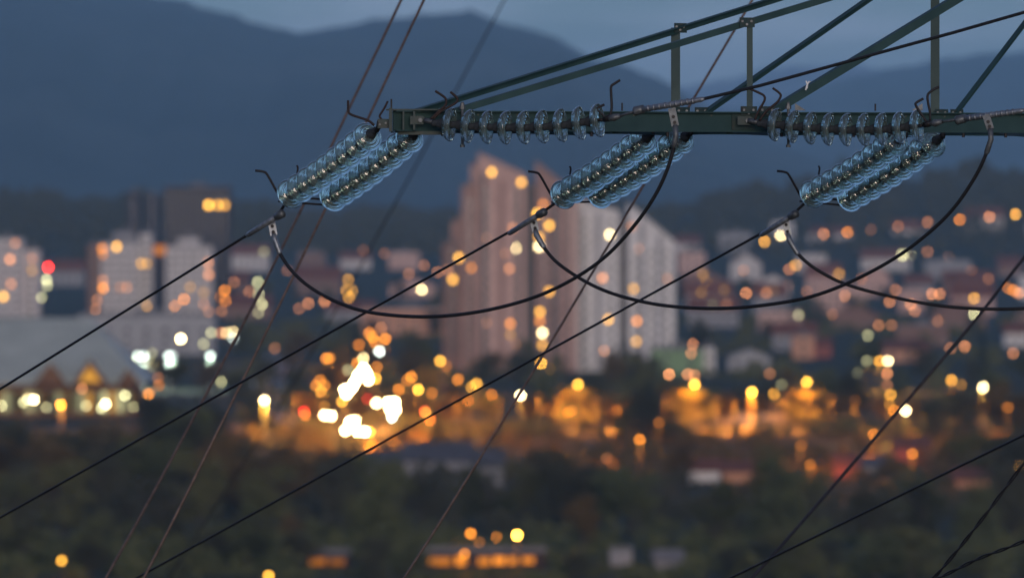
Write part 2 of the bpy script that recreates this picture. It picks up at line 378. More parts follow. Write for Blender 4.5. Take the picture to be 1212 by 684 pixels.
# tower body out of frame to the right
def leg_at(sx, sy, z):
    k = (z - py_z) / (58.0 - py_z); hw = 2.1 * (1 - k) + .75 * k
    return Vector((CB[0] + sx * hw, CB[1] + sy * hw, z))
for sx in (-1, 1):
    for sy in (-1, 1): pbeam('leg', angle(.12, .012, -sx, 1), leg_at(sx, sy, py_z - 1.5), leg_at(sx, sy, 58), up=(0, -sy, .01))
lev = [py_z + 3.2 * i for i in range(7)] + [58.0]
for z0, z1 in zip(lev, lev[1:]):
    for q in (((-1, -1), (1, -1)), ((1, -1), (1, 1)), ((1, 1), (-1, 1)), ((-1, 1), (-1, -1))):
        pbeam('body_brace', angle(.06, .007), leg_at(*q[0], z0), leg_at(*q[1], z1)); pbeam('body_brace', angle(.06, .007), leg_at(*q[1], z0), leg_at(*q[0], z1))
        pbeam('body_brace', angle(.06, .007), leg_at(*q[0], z1), leg_at(*q[1], z1))

# ------------------------------------------------------------------ insulator strings
def disc_profile():
    return [(.026, .006), (.046, .004), (.064, .007), (.082, .014), (.098, .025), (.110, .038), (.1175, .052), (.120, .062), (.1175, .0695), (.112, .068), (.107, .058),
            (.101, .052), (.0965, .058), (.094, .070), (.0905, .072), (.087, .060), (.080, .048), (.0755, .054), (.073, .067), (.069, .069), (.066, .056), (.060, .042),
            (.055, .048), (.0525, .060), (.048, .061), (.045, .048), (.038, .034), (.026, .030)]
mb = MB(); mb.lathe(disc_profile(), 40, closed=True); ME_disc = mb.mesh('glass_disc', M_glass, True); ME_disc2 = mb.mesh('glass_disc', M_glass2, True)
mb = MB(); mb.lathe([(.008, -.082), (.020, -.082), (.026, -.076), (.027, -.062), (.024, -.050), (.027, -.040), (.040, -.012), (.043, .004), (.041, .010), (.022, .012)], 20); ME_cap = mb.mesh('metal_cap', M_capm, True)
mb = MB(); mb.lathe([(.012, .014), (.022, .020), (.022, .034), (.010, .046), (.010, .075), (.016, .080)], 12); ME_pin = mb.mesh('pin', M_dark, True)
def add_disc(root, c, axis, sc, spin):
    axis = (axis + Vector((rj.gauss(0, .012), rj.gauss(0, .012), rj.gauss(0, .012)))).normalized()      # each disc hangs a little differently
    o = bpy.data.objects.new('glass_disc', ME_disc if sc < 1 else ME_disc2); link(o, root)
    q = axis.to_track_quat('Z', 'Y')
    o.rotation_mode = 'QUATERNION'; o.rotation_quaternion = q @ Vector((0, 0, 1)).rotation_difference(Vector((0, 0, 1))); o.scale = (sc, sc, sc)
    o.location = c - axis * (.045 * sc) - root.location
    for nme, me in (('metal_cap', ME_cap), ('pin', ME_pin)):
        p = bpy.data.objects.new(nme, me); link(p, o)
rj = random.Random(3)
def rod(root, name, pts, r, m, n=6, sm=True):
    mb = MB(); mb.tube(pts, r, n); return mb.build(name, m, root, smooth=sm, world=True)
def horn(root, pl, Y, r=.0085, m=None):
    q = spline([P(a, b, Y) for a, b in pl], 4); rod(root, 'arcing_horn', q, r, m or M_rust)

DBL = [  # first and last disc centres of both strings, depth, horns
    (((436, 161.5), (345, 229)), ((485.7, 163), (395, 232.6)), 60.25, 'glass double insulator string hanging from the pylon arm tip, leftmost of three'),
    (((762, 166), (668, 230)), ((807, 165), (711, 229.5)), 61.55, 'glass double insulator string under the arm in front of the pink high-rise, middle of three'),
    (((1060.8, 168), (962.5, 229.5)), ((1105, 169), (1006.5, 233.6)), 62.75, 'glass double insulator string overlapped by a horizontal string, rightmost of three')]
dbl_end = []
for i, (sA, sB, Y0, lab) in enumerate(DBL):
    root = empty('double_insulator_string', P(sA[0][0], sA[0][1], Y0), lab, 'insulator', 'double glass insulator strings under the arm')
    ends = []
    for k, (a, b) in enumerate((sA, sB)):
        Ya = Y0 + .10 * k
        S = P(*a, Ya); E = P(*b, Ya + .95); ax = (E - S).normalized()
        for j in range(9):
            u = j / 8; c = S.lerp(E, u) + Vector((0, 0, -.018 * math.sin(math.pi * u)))
            tilt = (E - S + Vector((0, 0, -.018 * math.pi * math.cos(math.pi * u)))).normalized()
            add_disc(root, c, tilt, .912, j)
        top = S - ax * .13
        anchor = Vector((top.x, top.y, ZT - H - .01)) if i or k else P(449.5, 147.5, 60.0)
        if i == 0 and k == 1: anchor = P(503, 154, 60.12)
        rod(root, 'shackle', [S - ax * .10, S - ax * .13, anchor.lerp(top, .25), anchor + Vector((.0, 0, .02))], .02, M_dark, 10)
        ends.append(E + ax * .12)
    # yoke: two parallel bars joining the string ends
    for dz in (-.012, .012):
        mb = MB(); d_ = (ends[1] - ends[0]); up = Vector((0, 0, 1))
        mb.beam([(-.02, -.007), (.02, -.007), (.02, .007), (-.02, .007)], ends[0] - d_ * .12 + up * dz * 1.6, ends[1] + d_ * .06 + up * dz * 1.6)
        mb.build('yoke_bar', M_dark, root, world=True)
    e0 = ends[0]; px, py = (sA[1][0], sA[1][1])
    Yh = Y0 + 1.08
    horn(root, [(px - 43, py - 27), (px - 33, py - 25.5), (px - 28, py - 21), (px - 15, py + 2), (px - 8, py + 10)], Yh, .0088, M_dark)
    horn(root, [(px + 6, py - 33), (px + 7.5, py - 30), (px + 6, py - 20), (px + 2, py + 4)], Yh + .1, .007, M_dark)
    if i == 0:
        horn(root, [(412, 119), (412.4, 132), (416, 136), (426, 139.5), (436, 143), (443, 148.5)], 59.98, .0085)
        horn(root, [(459, 120), (455, 128), (450, 136), (449.6, 139), (453, 143)], 60.08, .0075)
    dbl_end.append((e0, ends[1]))

HS = [([(531.6, 147.4), (597, 151.2), (641, 150.2), (706.7, 142.9)], 59.90, 'horizontal string of nine glass discs in front of the arm, left of the two',
       [[(515, 108), (523, 113), (528, 118), (527, 125), (518, 133), (510, 141)], [(533, 109), (540, 115), (541.5, 118.5), (538, 123), (522, 132), (513, 141)]],
       [[(734, 95), (727, 99.5), (723.3, 103), (723.5, 115), (724, 128), (722, 138)], [(715.5, 124), (707, 128.5), (709, 132), (721, 143)]], 510, 142.5),
      ([(916.5, 147.7), (979.4, 152.9), (1021, 153.8), (1085, 149.5)], 61.02, 'horizontal string of nine glass discs in front of the arm, right of the two',
       [[(887, 105), (898, 110), (904.5, 114), (904.5, 120), (898, 131), (893.5, 142)], [(914.5, 104.5), (922, 110), (924, 114), (920, 121), (907, 132), (899, 143)]],
       [[(1111.5, 103), (1103, 107.5), (1098, 113), (1098.5, 122), (1100.5, 132), (1101, 143)], [(1093, 117), (1085, 121.5), (1084, 125), (1091, 136), (1098.5, 147)]], 893, 143)]
hs_end = []
for i, (pts, Y0, lab, hl, hr, ax0, ay0) in enumerate(HS):
    root = empty('single_insulator_string', P(ax0, ay0, Y0 + .05), lab, 'insulator', 'horizontal glass insulator strings along the arm')
    x0, x1 = pts[0][0], pts[-1][0]
    pos = []
    for j in range(9):
        px = x0 + (x1 - x0) * j / 8
        # Lagrange through the traced points
        py = 0
        for a, (xa, ya) in enumerate(pts):
            w_ = 1
            for b, (xb, yb) in enumerate(pts):
                if a != b: w_ *= (px - xb) / (xa - xb)
            py += ya * w_
        pos.append(P(px, py, Y0 - .036 * j))
    for j in range(9):
        d = (pos[min(j + 1, 8)] - pos[max(j - 1, 0)]).normalized(); add_disc(root, pos[j], d, 1.0, j)
    A = P(ax0 - 8, ay0, Y0 + .045); d0 = (pos[1] - pos[0]).normalized(); d1 = (pos[8] - pos[7]).normalized()
    rod(root, 'clevis', [A, A.lerp(pos[0], .3), pos[0] - d0 * .10], [.018, .02, .016], M_galv, 8)
    e = pos[8] + d1 * .02; px9, py9 = pts[-1]
    Yr = pos[8].y
    rod(root, 'ball_link', [pos[8], P(px9 + 9, py9 - 1.5, Yr - .02)], .012, M_dark, 8)
    rod(root, 'horn_clamp', [P(px9 + 8, py9 - 1, Yr - .03), P(px9 + 14, py9 - 3, Yr - .05), P(px9 + 18, py9 - 3.5, Yr - .06)], [.018, .026, .016], M_dark, 8)
    for h in hl: horn(root, h, Y0 - .01)
    for h in hr: horn(root, h, Yr - .04, .009, M_dark)
    hs_end.append((px9, py9, Yr))

# ------------------------------------------------------------------ conductors, clamps and jumpers
def world_pts(tab): return [P(*t) for t in tab]
DZ = .0099      # metres of depth gained per pixel of run to the left
def out_line(c0, slope, x_end, Y0):
    x, y = c0; return [(x - dx, y + slope * dx + 0.0 * dx, Y0 + DZ * dx) for dx in [0, 60, 150, 300, 500, 800, 1200, 1800, 2600] if x - dx >= x_end] 
OUT = [((318, 262.5), .622, 'taut dark conductor running down left from the leftmost double string', 61.45),
       ((628, 260.5), .560, 'taut dark conductor running down left from the middle double string', 62.75),
       ((926, 262.5), .551, 'taut dark conductor running down left from the rightmost double string', 63.95)]
for i, (c0, sl, lab, Y0) in enumerate(OUT):
    e0, e1 = dbl_end[i]
    root = empty('conductor', P(c0[0], c0[1], Y0), lab, 'cable', 'conductors running down into the valley')
    rod(root, 'wire', world_pts(out_line(c0, sl, -1700, Y0)), .0105, M_cable, 8)
    a = P(c0[0] + 10, c0[1] - 6.4, Y0 - .1)
    m_ = e0.lerp(e1, .10)
    rod(root, 'link_rod', [m_, a], .011, M_dark, 8)
    q = P(c0[0] + 16, c0[1] - 9.5, Y0 - .16)
    rod(root, 'clamp_body', [a.lerp(q, 1.25), q, a, a.lerp(q, -.35)], [.014, .032, .030, .018], M_galv, 10)
    rod(root, 'compression_sleeve', [P(c0[0] + 9, c0[1] - 5.8, Y0 - .09), P(c0[0] - 24, c0[1] + 15, Y0 + .24), P(c0[0] - 26, c0[1] + 16.2, Y0 + .26)], [.021, .019, .012], M_alu, 12)
root = empty('conductor', P(1212, 514.6, 66), 'taut dark conductor crossing the lower right corner below the soft wire', 'cable', 'conductors running down into the valley')
rod(root, 'wire', [P(1600, 327, 62.2), P(1212, 514.6, 66), P(863.7, 684, 69.4), P(300, 956, 75)], .0105, M_cable, 8)
# incoming conductors from the horizontal strings, coming towards the camera to the right
for i, (px9, py9, Yr) in enumerate(hs_end):
    lab = ['grey conductor rising right from the left horizontal string across the arm', 'grey sleeved conductor leaving right from the right horizontal string'][i]
    root = empty('conductor', P(px9 + 18, py9 - 4, Yr - .06), lab, 'cable', 'conductors arriving at the horizontal strings')
    s0 = (px9 + 18, py9 - 3.8); o = i
    if i == 0: path = [(736, 137.5), (757, 130.2), (830, 118), (900, 101.5), (980, 79.5), (1060, 57.5), (1130, 38.5), (1212, 15), (1500, -70)]
    else: path = [(1117, 144), (1138, 141), (1208, 131.5), (1290, 119), (1400, 98), (1560, 62), (1700, 30), (1850, -5), (2100, -70)]
    yy = lambda px: Yr - .10 - (px - path[0][0]) * .00275
    full = [P(a, b, yy(a)) for a, b in path]
    lastd = (full[-1] - full[-2]).normalized(); full.append(full[-1] + lastd * 45)
    rod(root, 'wire', [full[1]] + full[2:], .0115, M_cable, 8)
    rod(root, 'socket_eye', [P(path[0][0] - 16, path[0][1] + (3 if i == 0 else 2.5), Yr - .07), P(path[0][0] - 10, path[0][1] + 2, Yr - .08), P(path[0][0] - 2, path[0][1], yy(path[0][0]))], [.014, .027, .016], M_galv, 10)
    rod(root, 'link_rod', [P(path[0][0] - 4, path[0][1] + .6, Yr - .09), full[1]], .010, M_galv, 8)
    rod(root, 'clamp_body', [P(path[1][0] - 8, path[1][1] + 2.2, yy(path[1][0])), P(path[1][0] - 6, path[1][1] + 1.8, yy(path[1][0])), P(path[1][0] + 5, path[1][1] - 1, yy(path[1][0])), P(path[1][0] + 7, path[1][1] - 1.4, yy(path[1][0]))], [.018, .033, .030, .020], M_galv, 8)
    rod(root, 'compression_sleeve', [full[1], full[1].lerp(full[2], .5), full[2], full[2].lerp(full[3], .06)], [.022, .021, .018, .012], M_alu, 12)
    for k in range(9): 
        c = full[1].lerp(full[2], .15 + .09 * k); d = (full[2] - full[1]).normalized(); rod(root, 'crimp_ring', [c - d * .006, c + d * .006], .0235, M_alu, 12)
JUMP = [([(322, 266), (325, 283), (331, 299), (345, 320), (367, 340), (400, 358), (440, 370), (500, 374.8), (560, 370), (620, 356), (670, 335), (715, 305), (750, 268), (775, 232), (790, 200), (798, 172), (800, 160), (799, 148), (796, 133)], 61.5, 59.25,
         'drooping jumper cable looping from the leftmost double string to the left horizontal string'),
        ([(631.5, 262), (635, 278), (643, 292), (662, 313), (700, 337), (740, 352), (790, 362), (850, 365), (905, 361), (960, 351), (1010, 332), (1060, 305), (1100, 275), (1130, 245), (1155, 208), (1168, 180), (1173, 165), (1172, 152), (1168, 140)], 62.8, 60.35,
         'drooping jumper cable looping from the middle double string to the right horizontal string'),
        ([(930, 264), (934, 284), (944, 300), (965, 318), (1000, 336), (1050, 350), (1100, 360), (1150, 365), (1212, 365), (1290, 357), (1370, 333), (1440, 295), (1495, 240), (1520, 185), (1526, 156)], 64.0, 62.6,
         'drooping jumper cable hanging from the rightmost double string out of the right edge')]
for i, (pl, Ya, Yb, lab) in enumerate(JUMP):
    root = empty('jumper_cable', P(pl[0][0], pl[0][1], Ya), lab, 'cable', 'jumper cables looping under the arm')
    x0, x1 = pl[0][0], max(p[0] for p in pl)
    D = lambda px: Ya + (Yb - Ya) * sstep(0, 1, .15 + .7 * (px - x0) / (x1 - x0)) if True else 0
    q = [P(a, b, Ya + (Yb - Ya) * max(0, min(1, (a - x0) / (x1 - x0)))) for a, b in pl]
    sp = spline(q, 6)
    rod(root, 'wire', sp[6:-8], .0132, M_cable, 10)
    # flat lug with two bolts, then sleeve at the string end
    d = (q[1] - q[0]); 
    mb = MB(); mb.beam([(-.026, -.008), (.026, -.008), (.026, .008), (-.026, .008)], q[0] - d * .35, q[0] + d * .75, up=(0, 1, 0)); mb.build('lug', M_alu, root, world=True)
    for u in (.1, .5):
        c = q[0] + d * u; mb = MB(); mb.lathe([(.003, -.022), (.013, -.022), (.013, .01), (.003, .01)], 6, Matrix.Translation(c) @ Matrix.Rotation(-math.pi / 2, 4, 'X')); mb.build('bolt', M_dark, root, world=True)
    rod(root, 'sleeve', [q[0] + d * .6, q[1], q[2], q[2] + (q[3] - q[2]) * .08], [.017, .021, .020, .012], M_alu, 12)
    if i < 2:
        d = q[-2] - q[-1]
        rod(root, 'sleeve', [q[-4] + (q[-5] - q[-4]) * .1, q[-4], q[-3], q[-2]], [.013, .020, .020, .018], M_galv, 12)
        mb = MB(); mb.beam([(-.026, -.008), (.026, -.008), (.026, .008), (-.026, .008)], q[-1] - d * .3, q[-1] + d * 1.1, up=(0, 1, 0)); mb.build('lug', M_galv, root, world=True)
        for u in (.35, .8):
            c = q[-1] + d * u; mb = MB(); mb.lathe([(.003, -.022), (.012, -.022), (.012, .01), (.003, .01)], 6, Matrix.Translation(c) @ Matrix.Rotation(-math.pi / 2, 4, 'X')); mb.build('bolt', M_dark, root, world=True)

# wires of a second line behind the pylon
def farwire(name, tab, r, m, lab, cat='wire', group=None):
    q = spline(world_pts(tab), 5); q = [q[0] + (q[0] - q[3]).normalized() * 30] + q + [q[-1] + (q[-1] - q[-4]).normalized() * 30]; root = rod(None, name, q, r, m, 8); tag(root, lab, cat, group)
farwire('overhead_wire', [(560, -180, 78), (475, 0, 77), (412, 131, 76.5), (350.5, 260, 76), (258, 440, 75), (125, 684, 74), (-40, 960, 73)], .0125, M_copper, 'brown overhead wire crossing steeply behind the arm, left one of the close pair', group='wires of the line behind')
farwire('overhead_wire', [(590, -180, 74), (502, 0, 73), (440, 131, 72.5), (379, 260, 72), (292, 440, 71.5), (170, 684, 71), (20, 960, 70)], .0115, M_copper, 'brown overhead wire crossing steeply behind the arm, right one of the close pair', group='wires of the line behind')
farwire('overhead_wire', [(690, -180, 135), (597, 0, 137), (527, 131, 138), (457, 260, 140), (355, 440, 142), (200, 684, 145), (20, 960, 148)], .013, M_wire, 'very soft grey overhead wire slanting behind the bright light cluster', group='wires of the line behind')
farwire('overhead_wire', [(990, -170, 72), (887, 6, 72), (814, 129, 71.5), (763, 217, 71), (673, 370, 70), (594, 500, 69.5), (478, 684, 69), (330, 900, 68)], .0105, M_copper, 'thin brown overhead wire passing between the two double strings down to the bottom', group='wires of the line behind')
farwire('overhead_wire', [(1400, 70, 76), (1212, 305, 75), (1145, 390, 74.5), (1008.7, 549, 74), (890, 684, 73), (700, 890, 72)], .0155, M_wire, 'soft dark overhead wire slanting across the lower right, thickest of the wires', group='wires of the line behind')
def twisted(tab, lab, pitch, r, off):
    tp = world_pts(tab); tp = [tp[0] + (tp[0] - tp[1]).normalized() * 3] + tp + [tp[-1] + (tp[-1] - tp[-2]).normalized() * 4]; base = spline(tp, 60); root = empty('twisted_cable', base[0], lab, 'cable', 'twisted cables in the lower right corner')
    L = 0; tw = []
    for i, p in enumerate(base):
        if i: L += (p - base[i - 1]).length
        tw.append(L)
    for ph in (0, math.pi):
        q = []
        for i, p in enumerate(base):
            d = (base[min(i + 1, len(base) - 1)] - base[max(i - 1, 0)]).normalized(); u = d.cross(Vector((0, 1, 0))).normalized(); w = d.cross(u)
            a = tw[i] / pitch * 2 * math.pi + ph; q.append(p + (u * math.cos(a) + w * math.sin(a)) * off)
        rod(root, 'strand', q, r, M_cable, 6)
twisted([(1330, 395, 62), (1212, 548, 62.5), (1160, 617, 62.7), (1105, 684, 63), (1000, 800, 63.5)], 'twisted dark cable entering steeply at the right edge below the straight conductor', .42, .0075, .008)
twisted([(1330, 588, 61.5), (1212, 640, 62), (1160, 660, 62.3), (1110, 684, 62.6), (980, 745, 63.5)], 'twisted dark cable cutting the lower right corner at a shallow slope', .36, .007, .008)

# ------------------------------------------------------------------ buildings
def facade(name, col, var=.12): return mat(name, col, .85, 0, var, .25, 0, .2)
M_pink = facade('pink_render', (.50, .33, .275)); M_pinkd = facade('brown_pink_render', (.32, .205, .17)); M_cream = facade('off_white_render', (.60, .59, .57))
M_white_r = facade('white_render', (.50, .48, .46)); M_greyl = facade('light_grey_render', (.33, .335, .34)); M_grey_r = facade('grey_render', (.26, .26, .27)); M_brown_r = facade('brown_brick', (.20, .125, .10))
M_darkb = facade('dark_brown_cladding', (.040, .030, .028)); M_redb = facade('red_render', (.30, .09, .075)); M_greenb = facade('pale_green_render', (.20, .30, .16)); M_peach = facade('peach_render', (.50, .27, .17))
M_tile = mat('red_clay_tiles', (.16, .065, .045), .85, 0, .3, .8); M_slate = mat('grey_roof_sheet', (.085, .085, .095), .7, 0, .25, .5); M_flat = mat('grey_flat_roof', (.16, .16, .165), .9, 0, .2, .4)
M_metalroof = mat('pale_metal_roof', (.42, .45, .38), .6, 0, .12, .15); M_win = mat('dark_window_glass', (.035, .04, .048), .12, 0, .2, .5, 0, .6); M_timber = mat('brown_timber', (.17, .085, .04), .8, 0, .3, .6)
M_recess = mat('dark_recess', (.03, .026, .03), .4, 0, .2, .4)  # near-black colour makes the gaps and strips read as recesses

COL = {'O': (1, .30, .022), 'A': (1, .45, .045), 'W': (1, .74, .34), 'C': (.82, 1, .88), 'G': (.95, .90, .45), 'R': (1, .02, .015), 'P': (1, .36, .13)}
buildings = []       # dicts used to turn a traced light into a lit window
def lit_window(b, px, py, col, v):
    Y = b['Y'] - .06; c = P(px, py, Y); hw = 2.3 * Y / F; hw = max(.5, min(hw, 1.0)); hh = hw * 1.1
    mb = MB(); mb.box(c.x - hw, c.x + hw, Y - .05, Y + .05, c.z - hh, c.z + hh)
    w = mb.build('lit_window', emit(COL[col], v * 2.6), b['root'], world=True)
    fr = MB()
    for (x0, x1, z0, z1) in ((-hw - .12, -hw, -hh, hh), (hw, hw + .12, -hh, hh), (-hw - .12, hw + .12, hh, hh + .12), (-hw - .12, hw + .12, -hh - .12, -hh)): fr.box(c.x + x0, c.x + x1, Y - .08, Y + .05, c.z + z0, c.z + z1)
    f = fr.build('frame', M_white_r, b['root'], world=True); f.parent = w

def windows(root, x0, x1, z0, z1, Yf, floor=2.9, pitch=3.2, ww=1.35, wh=1.4, skip=None):
    mb = MB(); nx = max(1, int((x1 - x0 - .8) / pitch)); nz = max(1, int((z1 - z0 - .6) / floor))
    for a in range(nx):
        for c in range(nz):
            cx = x0 + (x1 - x0) * (a + .5) / nx; cz = z0 + 1.6 + floor * c
            if cz + wh / 2 > z1 - .2: continue
            mb.box(cx - ww / 2, cx + ww / 2, Yf - .05, Yf + .06, cz - wh / 2, cz + wh / 2)
    if mb.v: tag(mb.build('windows', M_win, root, world=True), kind='stuff')

def block(name, x0, x1, ytop, Y, depth, m, lab, cat='building', group=None, roof='flat', roofm=None, win=True, yr=None, pitch=3.2, floor=2.9, root=None, reg=True, yaw=0):
    """a building whose front stands at distance Y between two columns of the photo; ytop/yr = roof edge rows left/right"""
    a = P(x0, ytop, Y); b = P(x1, ytop if yr is None else yr, Y); gz = ground((a.x + b.x) / 2, Y)
    if root is None: root = empty(name, ((a.x + b.x) / 2, Y, gz), lab, cat, group)
    zl, zr = a.z, b.z; w = b.x - a.x
    mb = MB()
    if roof == 'slant': mb.prism([(a.x, gz - 1), (b.x, gz - 1), (b.x, zr), (a.x, zl)], Y, Y + depth)
    elif roof == 'gable': 
        ze = gz + (zl - gz) * .62; mb.box(a.x, b.x, Y, Y + depth, gz - 1, ze)
        for xx in (a.x, b.x - .3): mb.add([(xx, Y, ze), (xx, Y + depth, ze), (xx, Y + depth / 2, zl), (xx + .3, Y, ze), (xx + .3, Y + depth, ze), (xx + .3, Y + depth / 2, zl)], [(0, 1, 2), (5, 4, 3), (0, 2, 5, 3), (1, 4, 5, 2)])
    elif roof == 'front': 
        ze = gz + (zl - gz) * .62; mb.prism([(a.x, gz - 1), (b.x, gz - 1), (b.x, ze), ((a.x + b.x) / 2, zl), (a.x, ze)], Y, Y + depth)
    else: mb.box(a.x, b.x, Y, Y + depth, gz - 1, zl)
    mb.build('wall', m, root, world=True)
    rm = roofm or (M_tile if roof in ('gable', 'front') else M_flat); mb = MB()
    if roof == 'slant': 
        mb.prism([(a.x - .2, zl + .02), (b.x + .2, zr + .02), (b.x + .2, zr + .4), (a.x - .2, zl + .4)], Y - .2, Y + depth + .2)
    elif roof == 'gable':
        o = .5
        mb.add([(a.x - o, Y - o, ze - .3), (b.x + o, Y - o, ze - .3), (b.x + o, Y + depth / 2, zl + .15), (a.x - o, Y + depth / 2, zl + .15), (b.x + o, Y + depth + o, ze - .3), (a.x - o, Y + depth + o, ze - .3),
                (a.x - o, Y - o, ze - .05), (b.x + o, Y - o, ze - .05), (b.x + o, Y + depth / 2, zl + .4), (a.x - o, Y + depth / 2, zl + .4), (b.x + o, Y + depth + o, ze - .05), (a.x - o, Y + depth + o, ze - .05)],
               [(0, 1, 2, 3), (3, 2, 4, 5), (6, 9, 8, 7), (9, 11, 10, 8), (0, 6, 7, 1), (5, 4, 10, 11), (0, 3, 9, 6), (3, 5, 11, 9), (1, 7, 8, 2), (2, 8, 10, 4)])
    elif roof == 'front':
        cx = (a.x + b.x) / 2; o = .5
        mb.prism([(a.x - o, ze - .25), (cx, zl + .05), (b.x + o, ze - .25), (b.x + o, ze + .05), (cx, zl + .35), (a.x - o, ze + .05)], Y - o, Y + depth + o)
    else:
        t = .35
        for q in ((a.x - .1, b.x + .1, Y - .1, Y + t), (a.x - .1, b.x + .1, Y + depth - t, Y + depth + .1), (a.x - .1, a.x + t, Y + t, Y + depth - t), (b.x - t, b.x + .1, Y + t, Y + depth - t)): mb.box(*q, zl + .01, zl + .55)
        if zl - gz > 6: mb.box(a.x + w * .4, a.x + w * .62, Y + depth * .4, Y + depth * .7, zl + .01, zl + 2.2)
    mb.build('roof', rm, root, world=True)
    if win: windows(root, a.x + .4, b.x - .4, gz + .3, (min(zl, zr) if roof in ('flat', 'slant') else ze), Y, floor, pitch)
    d = dict(x0=x0, x1=x1, yt=min(ytop, yr or ytop), yt2=max(ytop, yr or ytop), Y=Y, root=root, gz=gz, roof=roof)
    if reg: buildings.append(d)
    if yaw:
        root.rotation_euler.z = yaw
    return root

# the two high-rise groups in the middle
TY = 2420
r = block('high_rise', 566, 622, 181, TY, 22, M_pink, 'tall pink high-rise with stepped slanting roofs behind the middle double string', 'building', roof='slant', yr=207, pitch=3.0)
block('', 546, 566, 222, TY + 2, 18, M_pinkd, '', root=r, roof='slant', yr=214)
block('', 557, 568, 196, TY + 6, 10, M_pink, '', root=r, roof='slant', yr=192, win=False)
block('', 524, 546, 288, TY + 1, 18, M_brown_r, '', root=r, roof='flat')
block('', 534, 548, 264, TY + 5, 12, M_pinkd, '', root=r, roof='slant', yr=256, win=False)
block('', 622, 634, 222, TY + 5, 14, M_recess, '', root=r, roof='flat', win=False)
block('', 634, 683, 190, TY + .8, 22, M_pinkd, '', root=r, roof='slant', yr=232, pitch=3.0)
r = block('high_rise', 683, 733, 236, TY + 8, 22, M_cream, 'tall off-white high-rise right of the pink one, slanting roof', 'building', roof='slant', yr=250, pitch=3.2)
block('', 733, 743, 262, TY + 12, 14, M_recess, '', root=r, roof='flat', win=False)
block('', 743, 799, 240, TY + 8.6, 22, M_cream, '', root=r, roof='slant', yr=286, pitch=3.2)
def strips(root_name_px, Y, items):
    root = [b for b in buildings if b['x0'] == root_name_px][0]['root']
    for x0, x1, y0, y1, m in items:
        A = P(x0, y1, Y); B = P(x1, y0, Y); mb = MB(); mb.box(A.x, B.x, Y - .12, Y + .05, A.z, B.z); mb.build('balcony_strip', m, root, world=True)
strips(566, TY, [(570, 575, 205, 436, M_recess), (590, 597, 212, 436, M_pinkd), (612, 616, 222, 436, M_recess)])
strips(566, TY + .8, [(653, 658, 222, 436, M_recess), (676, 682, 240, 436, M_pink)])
strips(683, TY + 8, [(686, 690, 246, 436, M_grey_r), (706, 711, 252, 436, M_grey_r)])
strips(683, TY + 8.6, [(757, 762, 262, 436, M_grey_r), (778, 783, 278, 436, M_grey_r)])
# left towers
LY = 3400
r = block('apartment_tower', -14, 27, 283, LY, 18, M_white_r, 'pinkish white apartment tower at the left edge', 'building')
block('', 27, 47, 296, LY + 4, 14, M_white_r, '', root=r)
r = block('apartment_tower', 119, 165, 288, LY + 20, 16, M_white_r, 'pale apartment tower with a brown left side, under the dark office block', 'building')
block('', 104, 119, 290, LY + 26, 16, M_brown_r, '', root=r); block('', 165, 180, 277, LY + 24, 14, M_white_r, '', root=r)
block('', 133, 160, 276, LY + 28, 10, M_grey_r, '', root=r, win=False)
r = block('apartment_tower', 196, 251, 292, LY + 10, 16, M_white_r, 'pale apartment tower with a raised roof core, right of the three left towers', 'building')
block('', 210, 236, 282, LY + 14, 10, M_white_r, '', root=r, win=False)
r = block('office_tower', 194, 272, 222, 3900, 25, M_darkb, 'broad dark office tower with yellow lit top windows', 'building')
r = block('office_tower', 150, 166, 228, 4700, 16, M_darkb, 'slim dark tower on the wooded skyline, left of the dark pair', 'building')
r = block('office_tower', 172, 188, 231, 4700, 16, M_darkb, 'slim dark tower on the wooded skyline, right of the dark pair', 'building')
r = block('sign_building', 176, 204, 304, 3600, 14, M_darkb, 'dark block with an orange rooftop sign between two pale towers', 'building')
mb = MB(); a = P(180, 301, 3599); b = P(201, 291, 3599); mb.box(a.x, b.x, 3598.6, 3599.2, a.z, b.z); mb.build('rooftop_sign', emit(COL['O'], .35), r, world=True)
# long white building and hall on the left
r = block('school_building', 92, 254, 374, 2660, 24, M_greyl, 'long low white building with a dark window band behind the left hall', 'building', pitch=5.5)
HY = 1960
hall = empty('market_hall', (P(60, 490, HY).x, HY, 0), 'large hall with pale sweeping roof and lit gables at the left edge', 'building')
a = P(-80, 450, HY); e = P(166, 454, HY); rid = P(0, 379, HY).z; eav = P(0, 452, HY).z
mb = MB(); mb.box(a.x, e.x - 2, HY + .5, HY + 60, -1, eav - .1); mb.build('wall', M_timber, hall, world=True)
mb = MB()
x0, x1 = a.x - 1, e.x + 1
mb.add([(x0, HY - 2, eav), (x1, HY - 2, eav), (P(108, 0, HY + 30).x, HY + 30, rid), (x0, HY + 30, rid), (x1, HY + 62, eav), (x0, HY + 62, eav),
        (x0, HY - 2, eav - .5), (x1, HY - 2, eav - .5), (x1, HY + 62, eav - .5), (x0, HY + 62, eav - .5)],
       [(0, 1, 2, 3), (1, 4, 2), (3, 2, 4, 5), (6, 9, 8, 7), (0, 6, 7, 1), (1, 7, 8, 4), (4, 8, 9, 5), (5, 9, 6, 0), (0, 3, 5)])
mb.build('roof', M_metalroof, hall, world=True)
